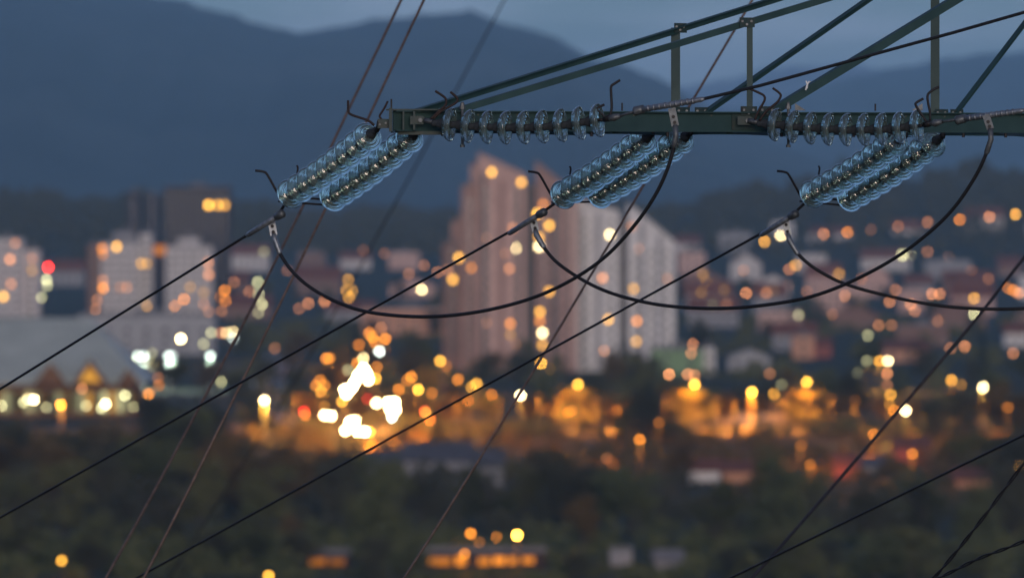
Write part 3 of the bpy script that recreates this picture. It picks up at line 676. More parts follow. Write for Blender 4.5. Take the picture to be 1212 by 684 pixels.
for cx, hw, yt in ((60, 19, 429), (107, 21, 425), (152, 13, 436)):
    p0 = P(cx - hw, 455, HY - 3); p1 = P(cx + hw, 455, HY - 3); pt = P(cx, yt, HY - 3)
    mb = MB(); mb.prism([(p0.x, p0.z), (p1.x, p1.z), (pt.x, pt.z)], HY - 3, HY + 12); g_ = mb.build('gable', M_timber, hall, world=True)
    mb = MB(); mb.prism([(p0.x - .6, p0.z - .3), (pt.x, pt.z + .1), (p1.x + .6, p1.z - .3), (p1.x + .6, p1.z + .2), (pt.x, pt.z + .7), (p0.x - .6, p0.z + .2)], HY - 4, HY + 14)
    gr = mb.build('gable_roof', M_metalroof, hall, world=True)
    if cx == 107:
        q0 = P(cx - 13, 452, HY - 3.06); q1 = P(cx + 12, 452, HY - 3.06); qt = P(cx - 1, 434, HY - 3.06)
        for (a_, b_, c_, d_) in (((q0.x, q0.z), (qt.x - .1, q0.z), (qt.x - .1, qt.z), None), ((qt.x + .1, q0.z), (q1.x, q0.z), (qt.x + .1, qt.z), None)):
            mb = MB(); mb.prism([a_, b_, c_], HY - 3.1, HY - 3.0); mb.build('lit_window', emit(COL['A'], .45), hall, world=True)
for k in range(19):
    px = -6 + 9 * k; 
    if px > 160: break
    a_ = P(px, 487, HY - .02); b_ = P(px + 7.2, 464, HY - .02); mb = MB(); mb.box(a_.x, b_.x, HY - .1, HY + .45, a_.z, b_.z)
    v_ = [.10, .22, .05, .03, .30, .12, .04, .02, .16, .06, .05, .22, .32, .05, .45, .28, .35, .10, .05][k]
    mb.build('shop_window', emit(COL['G' if k % 3 else 'A'], v_), hall, world=True)
# mid city
r = block('low_building', 428, 540, 366, 3000, 20, M_peach, 'long low pinkish building left of the pink high-rise', 'building', pitch=5)
r = block('sports_hall', 772, 833, 414, 2380, 20, M_greenb, 'pale green block below the off-white high-rise', 'building', pitch=6)
block('', 833, 846, 412, 2383, 16, M_cream, '', root=r)
r = block('white_house', 862, 912, 413, 2440, 14, M_greyl, 'plain pale block right of the pale green one', 'building', roof='front', roofm=M_slate)
r = block('red_house', 964, 984, 400, 2620, 12, M_redb, 'dark red house beside the orange lit wall', 'building', roof='gable')
r = block('orange_house', 938, 964, 398, 2600, 14, M_peach, 'orange lit house right of the pale blocks', 'building', roof='flat')
r = block('brick_building', 1046, 1100, 404, 2560, 18, M_peach, 'long brick building left of the dark spruce', 'building', roof='gable')
# suburb rows
rs = random.Random(21)
WALLS = [(M_white_r, 'white'), (M_cream, 'cream'), (M_pink, 'pink'), (M_grey_r, 'grey'), (M_brown_r, 'brown'), (M_peach, 'peach'), (M_redb, 'red')]
def row(name, Y, x0, x1, hmin, hmax, gap, wm, where, gp, pal, kind='mixed'):
    x = x0; n_ = 0
    while x < x1:
        w = rs.uniform(*wm) / Y * F; h = rs.uniform(hmin, hmax) / Y * F
        yy_ = Y + rs.uniform(-60, 60); gz = ground((x - 606) / F * yy_, yy_); yb = HOR + (CAMZ - gz) / yy_ * F
        ma, cn = WALLS[rs.choice(pal)]; rf = rs.choice(['gable', 'gable', 'front', 'flat']) if kind == 'mixed' else ('flat' if kind == 'flat' else 'gable'); n_ += 1
        block(name, x, x + w, yb - h, yy_, rs.uniform(9, 14), ma, f'{cn} {"flat-roofed block" if rf == "flat" else "house"} {where}, {ordinal(n_)} from the left', 'house' if rf != 'flat' else 'building', gp, rf, yaw=rs.uniform(-.0, .0), pitch=rs.uniform(2.6, 4))
        x += w + rs.uniform(*gap) / Y * F
row('suburb_house', 4950, 800, 1260, 8, 13, (6, 30), (12, 26), "high on the right hillside", 'houses high on the right hillside', [0, 2, 4, 1, 3])
row('suburb_house', 4500, 803, 1260, 9, 15, (4, 20), (12, 26), "in the right suburb's second row", 'houses in the second right row', [2, 0, 4, 3, 0])
row('suburb_house', 4000, 806, 1260, 9, 15, (4, 18), (11, 24), "in the right suburb's third row", 'houses in the third right row', [0, 2, 1, 4, 3])
row('suburb_house', 3500, 812, 1260, 8, 13, (4, 18), (10, 22), "in the right suburb's fourth row", 'houses in the fourth right row', [3, 3, 4, 2, 1])
row('suburb_house', 3100, 815, 1260, 7, 11, (5, 20), (10, 20), "in the right suburb's fifth row", 'houses in the fifth right row', [3, 4, 4, 2, 3])
row('suburb_house', 2750, 915, 1260, 6, 9, (8, 26), (9, 17), "in the right suburb's lowest row", 'houses in the lowest right row', [3, 4, 1, 6, 3])
row('suburb_house', 4700, 268, 530, 9, 15, (4, 20), (12, 26), "in the farthest row left of the pink high-rise", 'houses far between the towers', [0, 3, 2, 4, 4])
row('suburb_house', 4000, 254, 520, 9, 14, (6, 24), (12, 24), "in the middle row left of the pink high-rise", 'houses midway between the towers', [3, 4, 4, 2, 2])
row('suburb_house', 3300, 262, 420, 7, 11, (8, 26), (10, 20), "in the near row left of the pink high-rise", 'houses nearer between the towers', [3, 4, 4, 3, 4])
row('suburb_house', 4300, 48, 118, 8, 13, (4, 16), (12, 22), 'between the left edge tower and its pale neighbour', 'houses between the left towers', [3, 4, 2, 4])
# houses among the near trees
block('garden_house', 478, 560, 526, 1520, 11, M_grey_r, 'pale walled house with a long dark roof under the light cluster', 'house', None, 'gable', M_slate)
block('garden_house', 566, 596, 534, 1500, 9, M_grey_r, 'narrow pale house right of the long dark-roofed one', 'house', None, 'gable', M_slate)
block('garden_house', 430, 476, 536, 1560, 10, M_grey_r, 'grey house low among the trees left of the long dark-roofed one', 'house', None, 'gable', M_slate)
block('garden_house', 816, 852, 545, 1520, 9, M_cream, 'pale house with lit front among the right trees', 'house', None, 'gable')
block('garden_house', 856, 890, 548, 1530, 9, M_peach, 'pinkish house beside the pale lit one among the right trees', 'house', None, 'gable')
block('garden_house', 988, 1016, 540, 1560, 9, M_redb, 'small reddish house low on the right, left of the soft wire', 'house', None, 'gable')
block('garden_house', 1020, 1046, 543, 1580, 9, M_grey_r, 'small grey house low on the right behind the soft wire', 'house', None, 'gable', M_slate)
block('garden_house', 1130, 1172, 556, 1480, 9, M_peach, 'pinkish house low on the right near the edge', 'house', None, 'gable')
block('garden_house', 1060, 1100, 520, 1640, 9, M_redb, 'reddish roofed house under the right street lamps', 'house', None, 'gable')
block('garden_shed', 722, 748, 652, 1190, 2.6, M_grey_r, 'small pale shed at the bottom, left of the pair', 'shed', 'sheds at the bottom', 'flat', win=False)
block('garden_shed', 776, 806, 653, 1184, 2.8, M_grey_r, 'small pale shed at the bottom, right of the pair', 'shed', 'sheds at the bottom', 'gable', M_flat, win=False)

# low walls along the roads, lit by the street lamps
def wall(px0, px1, y0, y1, Y, lab, m=M_conc, nm_='roadside_wall'):
    a = P(px0, y1, Y); b = P(px1, y0, Y); root = empty(nm_, ((a.x + b.x) / 2, Y, 0), lab, 'wall'); n_ = max(2, int((b.x - a.x) / 4))
    for k in range(n_):
        xa = a.x + (b.x - a.x) * k / n_; xb = a.x + (b.x - a.x) * (k + 1) / n_ - .08; mb = MB(); mb.box(xa, xb, Y, Y + .25, -.5, b.z - a.z + .0); mb.build('panel', m, root, world=True)
    mb = MB(); mb.box(a.x - .1, b.x + .1, Y - .08, Y + .33, b.z - a.z + .004, b.z - a.z + .15); mb.build('coping', m, root, world=True)
wall(800, 936, 500, 514, 1890, 'long pale roadside wall glowing orange below the right lamps')
def lit_row(x0, x1, yt, Y, m, lab, wins):
    r_ = block('garage_row', x0, x1, yt, Y, 6, m, lab, 'building', None, 'flat', win=False)
    for (a_, b_, t_, u_, v_) in wins:
        A = P(a_, u_, Y); B = P(b_, t_, Y); mb = MB(); mb.box(A.x, B.x, Y - .08, Y + .04, A.z, B.z); w = mb.build('lit_window', emit(COL['O'], v_), r_, world=True)
        mb = MB(); mb.box(A.x - .1, B.x + .1, Y - .12, Y + .03, B.z + .01, B.z + .12); f = mb.build('lintel', M_grey_r, r_, world=True); f.parent = w
lit_row(500, 646, 653, 1190, M_darkb, 'low row of orange lit doors at the bottom under a bright lamp',
        [(508, 534, 660, 668, .35), (540, 552, 658, 668, .8), (566, 580, 660, 668, .5), (584, 598, 659, 667, .8), (602, 612, 659, 667, .6), (618, 632, 659, 666, .55)])
lit_row(360, 414, 655, 1192, M_darkb, 'short low building glowing dull orange at the bottom left of the middle', [(366, 386, 660, 668, .22), (390, 408, 661, 668, .16)])

# ------------------------------------------------------------------ lights
M_postp = mat('pale_lamp_post', (.34, .33, .31), .6, .1, .15, 2)
M_pole = mat('dark_lamp_post', (.05, .05, .05), .6, .3, .15, 2)
lamps = []
def solve(px, py, h):
    Y = 1150.0
    while Y < 7000:
        x = (px - 606) / F * Y; z = CAMZ + (HOR - py) / F * Y
        if z - ground(x, Y) <= h: return Y
        Y += 4
    return 5200.0
_sph = {}
def globe(c, r, m, name, parent):
    key = (m.name, round(r, 2))
    if key not in _sph:
        bm = bmesh.new(); bmesh.ops.create_icosphere(bm, subdivisions=1, radius=r); me = bpy.data.meshes.new(name); bm.to_mesh(me); bm.free(); me.materials.append(m); _sph[key] = me
    o = bpy.data.objects.new(name, _sph[key]); link(o, parent); o.location = c - parent.location; return o
COLN = {'O': 'orange', 'A': 'amber', 'W': 'warm white', 'C': 'cool white', 'G': 'pale yellow', 'R': 'red', 'P': 'peach'}
def street_lamp(px, py, col, v, lab, h=8.5, Y=None, rpx=1.7, group=None, kind='street_lamp', arm=True, polem=None, watts=0):
    Y = Y or solve(px, py, h); c = P(px, py, Y); gz = ground(c.x, Y)
    off = .3 if not watts else 1.0 if polem else 2.2
    root = empty(kind, (c.x, Y + off, gz), lab, 'lamp', group)
    r = max(.28, min(.75, rpx * Y / F))
    mb = MB(); mb.tube([(c.x, Y + off, gz - .3), (c.x, Y + off, c.z + r + .1)], [.14, .08], 6); mb.build('pole', polem or M_pole, root, world=True)
    mb = MB(); mb.box(c.x - .1, c.x + .1, Y - r * .6, Y + off + .1, c.z + r * .98, c.z + r * .98 + .12); mb.build('arm', polem or M_pole, root, world=True)
    globe(c, r, emit(COL[col], v * 9), 'lamp_head', root)
    if watts:      # the shaded lantern throws most of its light down on the street
        ld = bpy.data.lights.new('lamp_beam', 'SPOT'); ld.energy = watts; ld.color = COL['O'] if col in 'OA' else COL['A'] if col == 'W' else COL[col]; ld.spot_size = math.radians(178); ld.spot_blend = .25; ld.shadow_soft_size = .25
        lo = bpy.data.objects.new('lamp_beam', ld); link(lo, root); lo.location = c - root.location - Vector((0, .1, r + .1))
    return root
AREAS = {}
CLUSTER = 'in the dazzling cluster'; RBELT = 'in the right tree belt'; BOTTOM = 'among the nearest trees'; HALL = 'by the left hall'
def light_or_window(px, py, col, v, where, h=8.5, rpx=1.7):
    Yl = solve(px, py, h); best = None
    for b in buildings:
        if b['x0'] + .5 < px < b['x1'] - .5 and py > b['yt'] + (3 if b['roof'] in ('flat',) else 4) and b['Y'] < Yl + 40:
            zb = HOR + (CAMZ - b['gz']) / b['Y'] * F
            if py < zb - 2 and (best is None or b['Y'] < best['Y']): best = b
    if best and not best['root'].rotation_euler.z: lit_window(best, px, py, col, v)
    else: AREAS.setdefault(where, []).append((px, py, col, v, h, rpx))

WINS = [  # traced lights on towers and among the far houses
    (12, 307, 'P', 1.0), (38, 306, 'P', .35), (13, 336, 'P', .6), (4, 351, 'A', 1.6), (38, 320, 'A', .35), (18, 288, 'P', .4),
    (121, 294, 'O', .8), (122, 301, 'O', .5), (138, 292, 'A', 1.5), (152, 291, 'G', .5), (167, 312, 'A', .8), (174, 312, 'A', .4), (122, 341, 'O', 1.3), (122, 332, 'P', .5), (150, 340, 'P', .4), (142, 340, 'P', .25), (174, 362, 'A', .4), (115, 355, 'P', .35), (113, 366, 'P', .3),
    (246, 311, 'P', .7), (247, 325, 'P', .8), (225, 340, 'A', .35), (241, 346, 'A', .3), (218, 354, 'O', .9), (207, 362, 'O', .6), (241, 360, 'P', .3), (247, 369, 'P', .25),
    (247, 243, 'A', 2.2), (258, 243, 'A', 1.2), (266, 243, 'A', 1.0), (58, 390, 'P', .15), (70, 395, 'P', .1),
    (582, 204, 'A', 1.5), (617, 216, 'A', 1.3), (643, 242, 'O', .7), (636, 253, 'A', 2.0), (650, 267, 'A', 1.6), (607, 270, 'P', .5), (638, 281, 'A', 1.2), (612.5, 294, 'W', 3.0), (638, 292, 'W', 3.0), (603, 318, 'P', .6), (650, 345, 'A', 1.2), (639, 369, 'A', 1.3),
    (639, 380, 'O', .8), (642, 394, 'W', 3.2), (642, 408, 'A', .9), (604, 383, 'O', .9), (604, 396, 'A', .3), (612, 408, 'P', .6), (640.5, 430, 'A', 1.8), (651, 436, 'A', .2), (575, 382, 'P', .3), (574, 282, 'P', .4), (543, 305, 'A', 1.5), (536, 331, 'A', 1.4), (558, 317, 'O', .6), (530, 320, 'P', .4), (597, 300, 'P', .35),
    (722, 278, 'W', 2.6), (758, 294, 'P', .6), (713, 329, 'P', 1.0), (750, 342, 'A', .8), (720, 378, 'A', 1.3), (753.6, 380, 'O', 1.0), (753, 404, 'A', .8), (715, 415, 'P', .4), (748, 268, 'P', .35), (790, 330, 'P', .25)]
for px, py, c, v in WINS: light_or_window(px, py, c, v, 'near the towers')
FARL = [(266, 344, 'O', 1.0), (266, 350, 'O', .8), (267, 356, 'O', .6), (282, 351, 'O', .8), (261, 352, 'O', .5), (305, 334, 'G', .7), (306, 348, 'G', .7), (310, 360, 'G', .8), (306, 370, 'G', .3), (365, 359, 'P', .6), (384, 357, 'P', .7), (412, 331, 'A', .6), (410, 344, 'A', .7), (417, 344, 'A', .5), (413, 352, 'A', .7), (354, 365, 'P', .3), (262, 368, 'P', .3), (277, 334, 'P', .3),
        (295, 345, 'P', .35), (48, 330, 'G', .6), (55, 331, 'G', .9), (56, 338, 'G', .7), (49, 352, 'G', .5), (499, 343, 'W', 2.2), (502, 314, 'P', .3), (484, 324, 'P', .3), (325, 412, 'P', .25), (340, 320, 'P', .2), (455, 300, 'P', .2), (430, 296, 'P', .15), (518, 322, 'P', .4)]
for px, py, c, v in FARL: light_or_window(px, py, c, v, 'left of the pink high-rise')
rw = random.Random(90)
for k in range(110):
    px = rw.uniform(808, 1212) if k % 3 else rw.uniform(258, 525); py = rw.uniform(288, 400); n0 = sum(len(v) for v in AREAS.values())
    light_or_window(px, py, rw.choice('PPAAG'), rw.uniform(.08, .38), 'spare')
AREAS.pop('spare', None)
HILLL = [(905, 286, 'A', 1.4), (924, 279, 'W', 2.6), (975, 277, 'P', .7), (1003, 275, 'O', 1.0), (1031, 272, 'P', .15), (1063, 268, 'P', .35), (1098, 263, 'P', .45), (1136, 260, 'O', 1.0), (1171, 257, 'P', .9), (1202, 254, 'A', 1.4)]
for k, (px, py, c, v) in enumerate(HILLL):
    street_lamp(px, py, c, v * 1.1, f'{COLN[c]} street lamp on the wooded right hillside, {ordinal(k + 1)} from the left', 12, group='lamps rising along the right hillside', rpx=1.5)
FARR = [(942, 314, 'A', .8), (934, 319, 'P', .5), (993, 325, 'A', .8), (883, 347, 'P', .8), (907, 347, 'P', .5), (932, 338, 'P', .7), (1068, 302, 'G', 1.3), (1077, 302, 'G', .6), (1098, 298, 'P', .3), (1122, 305, 'P', .6), (1060, 343, 'P', .4), (1053, 357, 'P', .6), (1078, 360, 'P', .7), (1083, 368, 'P', .4), (1103, 348, 'P', .8), (1112, 348, 'P', .7), (1000, 350, 'P', .5),
        (945, 373, 'G', .35), (1040, 385, 'P', .4), (1055, 385, 'P', .3), (832, 325, 'A', .3), (836, 334, 'A', .25), (830, 347, 'A', .25), (820, 407, 'P', .5), (818, 418, 'P', .5), (1027, 397, 'G', .4), (1142, 410, 'P', .7), (1125, 412, 'P', .4), (1153, 353, 'A', .9), (1153, 372, 'G', .9), (1200, 344, 'O', .8), (1206, 347, 'P', .8), (1193, 341, 'O', .5), (1199, 418, 'P', .5),
        (880, 320, 'P', .25), (955, 345, 'P', .2), (1020, 330, 'P', .25), (1150, 320, 'P', .2), (860, 360, 'P', .2), (1170, 330, 'P', .2), (1110, 380, 'P', .25), (985, 372, 'P', .2)]
for px, py, c, v in FARR: light_or_window(px, py, c, v, 'in the far right suburb')
LEFTL = [(214, 401, 'W', 5.0), (250, 394, 'G', .5), (262, 394, 'P', .5), (268, 394, 'W', .8), (276, 393, 'W', 1.0), (241, 407, 'G', .4), (276, 400, 'C', .7), (150, 418, 'G', .4), (180, 418, 'G', .25),
         (122, 447, 'W', 4.0), (18, 450, 'A', 1.0), (33, 472, 'W', 1.2), (40, 473, 'W', 4.0), (97, 460, 'P', .5), (102, 480, 'G', .5), (125, 478, 'W', 3.5), (120, 483, 'G', .8), (148, 468, 'G', 1.0), (158, 481, 'G', .6), (2, 480, 'G', .7), (55, 482, 'G', .4), (28, 476, 'G', .7),
         (176, 466, 'O', 1.1), (188, 456, 'O', .4), (187, 447, 'P', .25), (262, 452, 'G', .45)]
for px, py, c, v in LEFTL: AREAS.setdefault(HALL, []).append((px, py, c, v, 7 if py > 430 else 9, 1.8))
CL = [(386, 424, 'O', .8), (390, 424, 'O', .8), (374, 456, 'O', .7), (380, 463, 'A', .8), (379, 450, 'O', .7), (384, 456, 'O', .6), (425, 408, 'O', .6), (437, 394, 'O', .9), (441, 399, 'O', .9), (444, 404, 'O', .7), (451, 388, 'P', .4), (456, 401, 'O', 1.3), (449, 416, 'C', 1.8), (430, 424, 'W', 1.8), (412, 438, 'G', .4), (423, 430, 'O', 1.0),
      (430, 436, 'W', 8), (434, 442, 'W', 9), (436, 449, 'W', 8), (424, 444, 'W', 9), (420, 452, 'W', 8), (416, 459, 'W', 9), (410, 466, 'W', 8), (408, 461, 'W', 7), (446, 434, 'O', .6), (444, 448, 'A', 1.8), (405, 475, 'A', 1.5), (435, 472, 'R', .5), (446, 477, 'W', 4), (460, 476, 'W', 7), (467, 476, 'W', 7), (461, 484, 'W', 6), (468, 485, 'W', 6), (464, 494, 'C', 2.5),
      (384, 491, 'W', 4), (392, 492, 'W', 4), (360, 487, 'R', 1.6), (361, 491, 'O', .8), (384, 481, 'A', .3), (409, 509, 'W', 6), (414, 499, 'W', 6), (420, 498, 'W', 5), (423, 510, 'W', 7), (432, 511, 'W', 6), (438, 511, 'A', 2), (472, 461, 'O', .8), (487, 446, 'O', 1.1), (482, 450, 'O', .6), (495, 461, 'A', 2.4), (511, 465, 'O', .5), (521, 427, 'A', 1.5), (528, 433, 'O', .3), (542, 449, 'O', .8),
      (503, 487, 'R', 1.5), (504, 488, 'A', 1.0), (509, 496, 'R', 1.5), (509, 497, 'O', .8), (564, 454, 'A', 1.2), (558, 458, 'A', .8), (582, 467, 'O', .6), (554, 474, 'O', .5)]
for px, py, c, v in CL: AREAS.setdefault(CLUSTER, []).append((px, py, c, v, 9 if py < 480 else 5, 2.4 if v > 3.5 else 1.8))
RL = [(676, 486, 'A', .4), (792, 443, 'P', 1.2), (814, 443, 'P', .8), (822, 444, 'P', .6), (911, 442, 'P', .3), (916, 466, 'A', .8), (1051, 427, 'W', 3.0), (1041, 427, 'A', 1.2), (1050, 442, 'P', .8), (1050, 456, 'P', .3), (1054, 467, 'A', 1.0), (1053, 478, 'A', .3), (1058, 486, 'O', .8), (1126, 450, 'A', 1.2), (1138, 455, 'A', .4), (1193, 482, 'O', .35), (757, 520, 'O', 1.0), (1034, 514, 'O', .8), (1080, 537, 'O', .6), (959, 550, 'O', .3), (948, 527, 'O', .25), (1205, 551, 'A', 1.0), (1026, 427, 'G', .3), (1015, 441, 'G', .25), (925, 455, 'G', .2), (672, 488, 'O', .3), (780, 500, 'O', .3), (718, 542, 'P', .15)]
for px, py, c, v in RL: AREAS.setdefault(RBELT, []).append((px, py, c, v, 8 if py < 500 else 6, 1.7))
BL = [(588, 635, 'O', .7), (557, 631, 'O', .8), (567, 640, 'O', .3), (550, 655, 'O', .4), (73, 663, 'A', .7), (318, 681, 'A', .9)]
for px, py, c, v in BL: AREAS.setdefault(BOTTOM, []).append((px, py, c, v, 3.5, 2.2))
WATTS = {CLUSTER: 9000, RBELT: 7000, BOTTOM: 300, HALL: 900}
for where, L in AREAS.items():
    cnt = {}
    for px, py, c, v, h, rpx in sorted(L):
        cnt[c] = cnt.get(c, 0) + 1
        street_lamp(px, py, c, v, f'{COLN[c]} lamp {where}, {ordinal(cnt[c])} {COLN[c]} one from the left', h, rpx=rpx, group='lamps ' + where, watts=WATTS.get(where, 0) * (.35 if v > 3 else min(2, max(.6, v))) if c in 'OAW' else 0)
# faint lamps added to light the road trees; then single lamps that stand out
for k, px in enumerate((350, 452, 540, 590, 638, 661, 706, 731, 762, 788, 848, 869, 928, 984, 1012, 1096, 1185)):
    street_lamp(px, 469 + 7 * ((k * 5) % 4) / 3, 'O', .10, f'faint orange lamp added to light the roadside trees, {ordinal(k + 1)} from the left', 7, Y=1852 + 3 * (k % 3), rpx=1.5, group='faint lamps added to light the roadside trees', watts=14000)  # added lamps, weak heads with strong beams for the amber glow on foliage
street_lamp(313, 474, 'W', 3.5, 'bright amber street lamp on a lit post left of the light cluster', 8.5, polem=M_postp, watts=12000, rpx=2.2)
street_lamp(72, 479, 'O', 3.0, 'orange street lamp on a post in front of the left hall', 6, polem=M_postp, watts=2500, rpx=2.0)
street_lamp(616, 468, 'W', 3.5, 'bright street lamp at the foot of the pink high-rise behind the thin wire', 8.5, Y=1862, watts=15000, rpx=2.0)
street_lamp(890, 464, 'A', 2.6, 'amber street lamp on a lit post between two glowing trees', 8.5, polem=M_postp, Y=1862, watts=15000, rpx=2.0)
street_lamp(1072, 486, 'W', 3.0, 'bright lamp just right of the soft wire, below the stack of lights', 7, watts=12000, rpx=2.0)
street_lamp(1163, 458, 'W', 4.5, 'bright tall street lamp near the right edge with a long lit post', 9, polem=M_postp, watts=15000, rpx=2.2)
street_lamp(612, 633, 'A', 4.5, 'bright amber street lamp above the row of lit doors at the bottom', 5.5, watts=1200, rpx=2.2)
street_lamp(684, 455, 'A', 1.8, 'amber street lamp in the glowing tree in the middle', 9, Y=1862, watts=17000, rpx=2.0)
street_lamp(822, 455, 'A', 2.6, 'amber street lamp in the glowing tree below the pale green block', 9, Y=1862, watts=17000, rpx=2.0)
street_lamp(955, 452, 'A', 1.8, 'amber street lamp in the glowing tree right of the pale blocks', 9, Y=1862, watts=17000, rpx=2.0)
M_pale = mat('white_floodlight_mast', (.62, .65, .62), .6)
for k, px in enumerate((162.5, 170.5, 199.5, 204, 249)):
    street_lamp(px, 421, 'C', [.75, .75, .8, .35, .9][k], f'cool white floodlight on a pale mast right of the hall, {ordinal(k + 1)} from the left', 9, rpx=2.0, group='floodlights on pale masts', kind='floodlight_mast', polem=M_pale, watts=2500)
street_lamp(57, 316, 'R', 3.2, 'red warning light on a mast right of the left edge tower', 30, Y=3380, rpx=2.0, kind='warning_light')

# ------------------------------------------------------------------ trees
def leafmat(name, c1, c2):
    m = mat(name, c1, .8, 0, .3, .5, 0, .15, col2=c2); b = m.node_tree.nodes['Principled BSDF']; return m
M_leaf = [leafmat('foliage_green', (.062, .078, .030), (.125, .125, .05)), leafmat('foliage_olive', (.08, .085, .030), (.13, .125, .05)), leafmat('foliage_dark', (.044, .046, .028), (.08, .076, .045)), leafmat('foliage_autumn', (.09, .06, .025), (.15, .10, .035))]
M_bark = mat('tree_bark', (.06, .05, .04), .9, 0, .3, 2)
M_con = leafmat('conifer_needles', (.016, .028, .020), (.035, .05, .03))
def deciduous(seed, mi):
    rnd = random.Random(seed); tr = MB(); hh = 1.0
    tr.tube([(0, 0, -.03), (.008, 0, .15), (.015, .01, .35), (0, .02, .6), (.01, .02, .85)], [.03, .024, .02, .012, .004], 7)
    for _ in range(9):
        z0 = rnd.uniform(.22, .6); a = rnd.uniform(0, 6.28); L = rnd.uniform(.18, .32)
        tr.tube([(.01, .01, z0), (math.cos(a) * L * .5, math.sin(a) * L * .5, z0 + L * .35), (math.cos(a) * L, math.sin(a) * L, z0 + L * .9)], [.011, .008, .003], 5)
    cr = MB(); lobes = []
    for _ in range(16):
        a = rnd.uniform(0, 6.28); rr = rnd.uniform(.05, .26); z = rnd.uniform(.20, .86); k = 1 - abs(z - .55) * .9
        lobes.append((math.cos(a) * rr * k, math.sin(a) * rr * k, z, rnd.uniform(.10, .19)))
    for lx, ly, lz, lr in lobes:
        for _ in range(95):
            u = rnd.uniform(-1, 1); a = rnd.uniform(0, 6.28); rr = lr * rnd.uniform(.45, 1.08); s_ = math.sqrt(1 - u * u)
            c = Vector((lx + rr * s_ * math.cos(a), ly + rr * s_ * math.sin(a), lz + rr * u * .85))
            e1 = Vector((rnd.gauss(0, 1), rnd.gauss(0, 1), rnd.gauss(0, 1))).normalized(); e2 = e1.orthogonal().normalized(); w_ = rnd.uniform(.014, .03)
            cr.add([c - e1 * w_, c + e2 * w_ * .7, c + e1 * w_, c - e2 * w_ * .7], [(0, 1, 2, 3)])
    return tr.mesh('trunk', M_bark), cr.mesh('crown', M_leaf[mi])
def conifer(seed):
    rnd = random.Random(seed); tr = MB(); tr.tube([(0, 0, -.03), (0, 0, .5), (0, 0, .97)], [.022, .013, .002], 6); cr = MB()
    for _ in range(1100):
        z = .08 + .9 * rnd.random() ** 1.3; R_ = .20 * (1 - z) ** .8 * (1 + .25 * math.sin(z * 60)); a = rnd.uniform(0, 6.28); rr = R_ * rnd.uniform(.5, 1.1)
        c = Vector((rr * math.cos(a), rr * math.sin(a), z - rr * .35)); e1 = Vector((math.cos(a), math.sin(a), -.5)).normalized(); e2 = Vector((-math.sin(a), math.cos(a), rnd.uniform(-.3, .3))); w_ = rnd.uniform(.014, .03)
        cr.add([c - e1 * w_, c + e2 * w_ * .6, c + e1 * w_, c - e2 * w_ * .6], [(0, 1, 2, 3)])
    return tr.mesh('trunk', M_bark), cr.mesh('crown', M_con)
TREES = {'green': [deciduous(1, 0), deciduous(2, 0)], 'olive': [deciduous(3, 1), deciduous(4, 1)], 'dark': [deciduous(5, 2), deciduous(6, 2), deciduous(7, 2)], 'autumn': [deciduous(8, 3)], 'conifer': [conifer(11), conifer(12)]}
rt = random.Random(5)
def tree(px, Y, h, kind, lab, group=None, wide=1.0):
    x = (px - 606) / F * Y; root = empty('conifer_tree' if kind == 'conifer' else 'broadleaf_tree', (x, Y, ground(x, Y)), lab, 'tree', group)
    a = rt.uniform(0, 6.28); tm, cm = rt.choice(TREES[kind])
    for nme, me in (('trunk', tm), ('crown', cm)):
        o = bpy.data.objects.new(nme, me); link(o, root); o.scale = (h * wide, h * wide, h); o.rotation_euler.z = a
def yb(Y): return HOR + CAMZ / Y * F
def clear(px, Y, h, tops, extra=0):
    for (x0, x1, y0, y1, Yo) in tops:
        if x0 - extra < px < x1 + extra and Y < Yo and yb(Y) - h / Y * F < y1 and yb(Y) > y0: return False
    return True
# things that must stay in view: x0, x1, top, bottom, distance
KEEP = [(478, 600, 520, 540, 1500), (812, 892, 545, 575, 1510), (500, 645, 625, 672, 1222), (362, 414, 655, 670, 1226), (716, 810, 648, 675, 1180), (1125, 1175, 556, 578, 1475), (985, 1048, 542, 570, 1550),
        (345, 720, 480, 516, 1885), (795, 1015, 485, 516, 1885), (0, 170, 425, 492, 1950), (150, 270, 395, 462, 2100), (300, 325, 465, 515, 1780), (1140, 1180, 450, 505, 1780), (1030, 1085, 420, 495, 1800), (370, 530, 385, 500, 1900), (60, 85, 470, 500, 1800), (606, 626, 460, 480, 1800), (880, 925, 455, 490, 1800), (1195, 1212, 540, 560, 1400), (745, 770, 510, 530, 1700), (1024, 1044, 505, 525, 1700), (60, 85, 655, 672, 1230), (545, 600, 440, 480, 1900), (660, 705, 445, 480, 1860), (800, 845, 435, 475, 1860), (935, 975, 440, 475, 1860), (780, 920, 412, 440, 2350), (1068, 1090, 528, 545, 1500)]
def belt(where, gp, specs):
    cnt = {}
    for px, Y, h, kind, wide in sorted(specs):
        cnt[kind] = cnt.get(kind, 0) + 1
        nmz = {'green': 'fresh green leafy tree', 'olive': 'olive leafy tree', 'dark': 'dark leafy tree', 'autumn': 'brownish leafy tree', 'conifer': 'dark spruce'}[kind]
        tree(px, Y, h, kind, f'{nmz} {where}, {ordinal(cnt[kind])} such from the left', gp, wide)
def rand_belt(n_, x0, x1, Y0, Y1, h0, h1, kinds, seed, w=(1.0, 1.6)):
    rnd = random.Random(seed); out = []; k = 0; tries = 0
    while k < n_ and tries < n_ * 14:
        tries += 1; px = x0 + (x1 - x0) * ((k + rnd.uniform(-.6, 1.4)) / n_); Y = rnd.uniform(Y0, Y1); h = rnd.uniform(h0, h1)
        if not clear(px, Y, h, KEEP, h * .22 / Y * F): 
            if tries % 3 == 0: k += .25
            continue
        out.append((px, Y, h, rnd.choice(kinds), rnd.uniform(*w))); k += 1
    return out
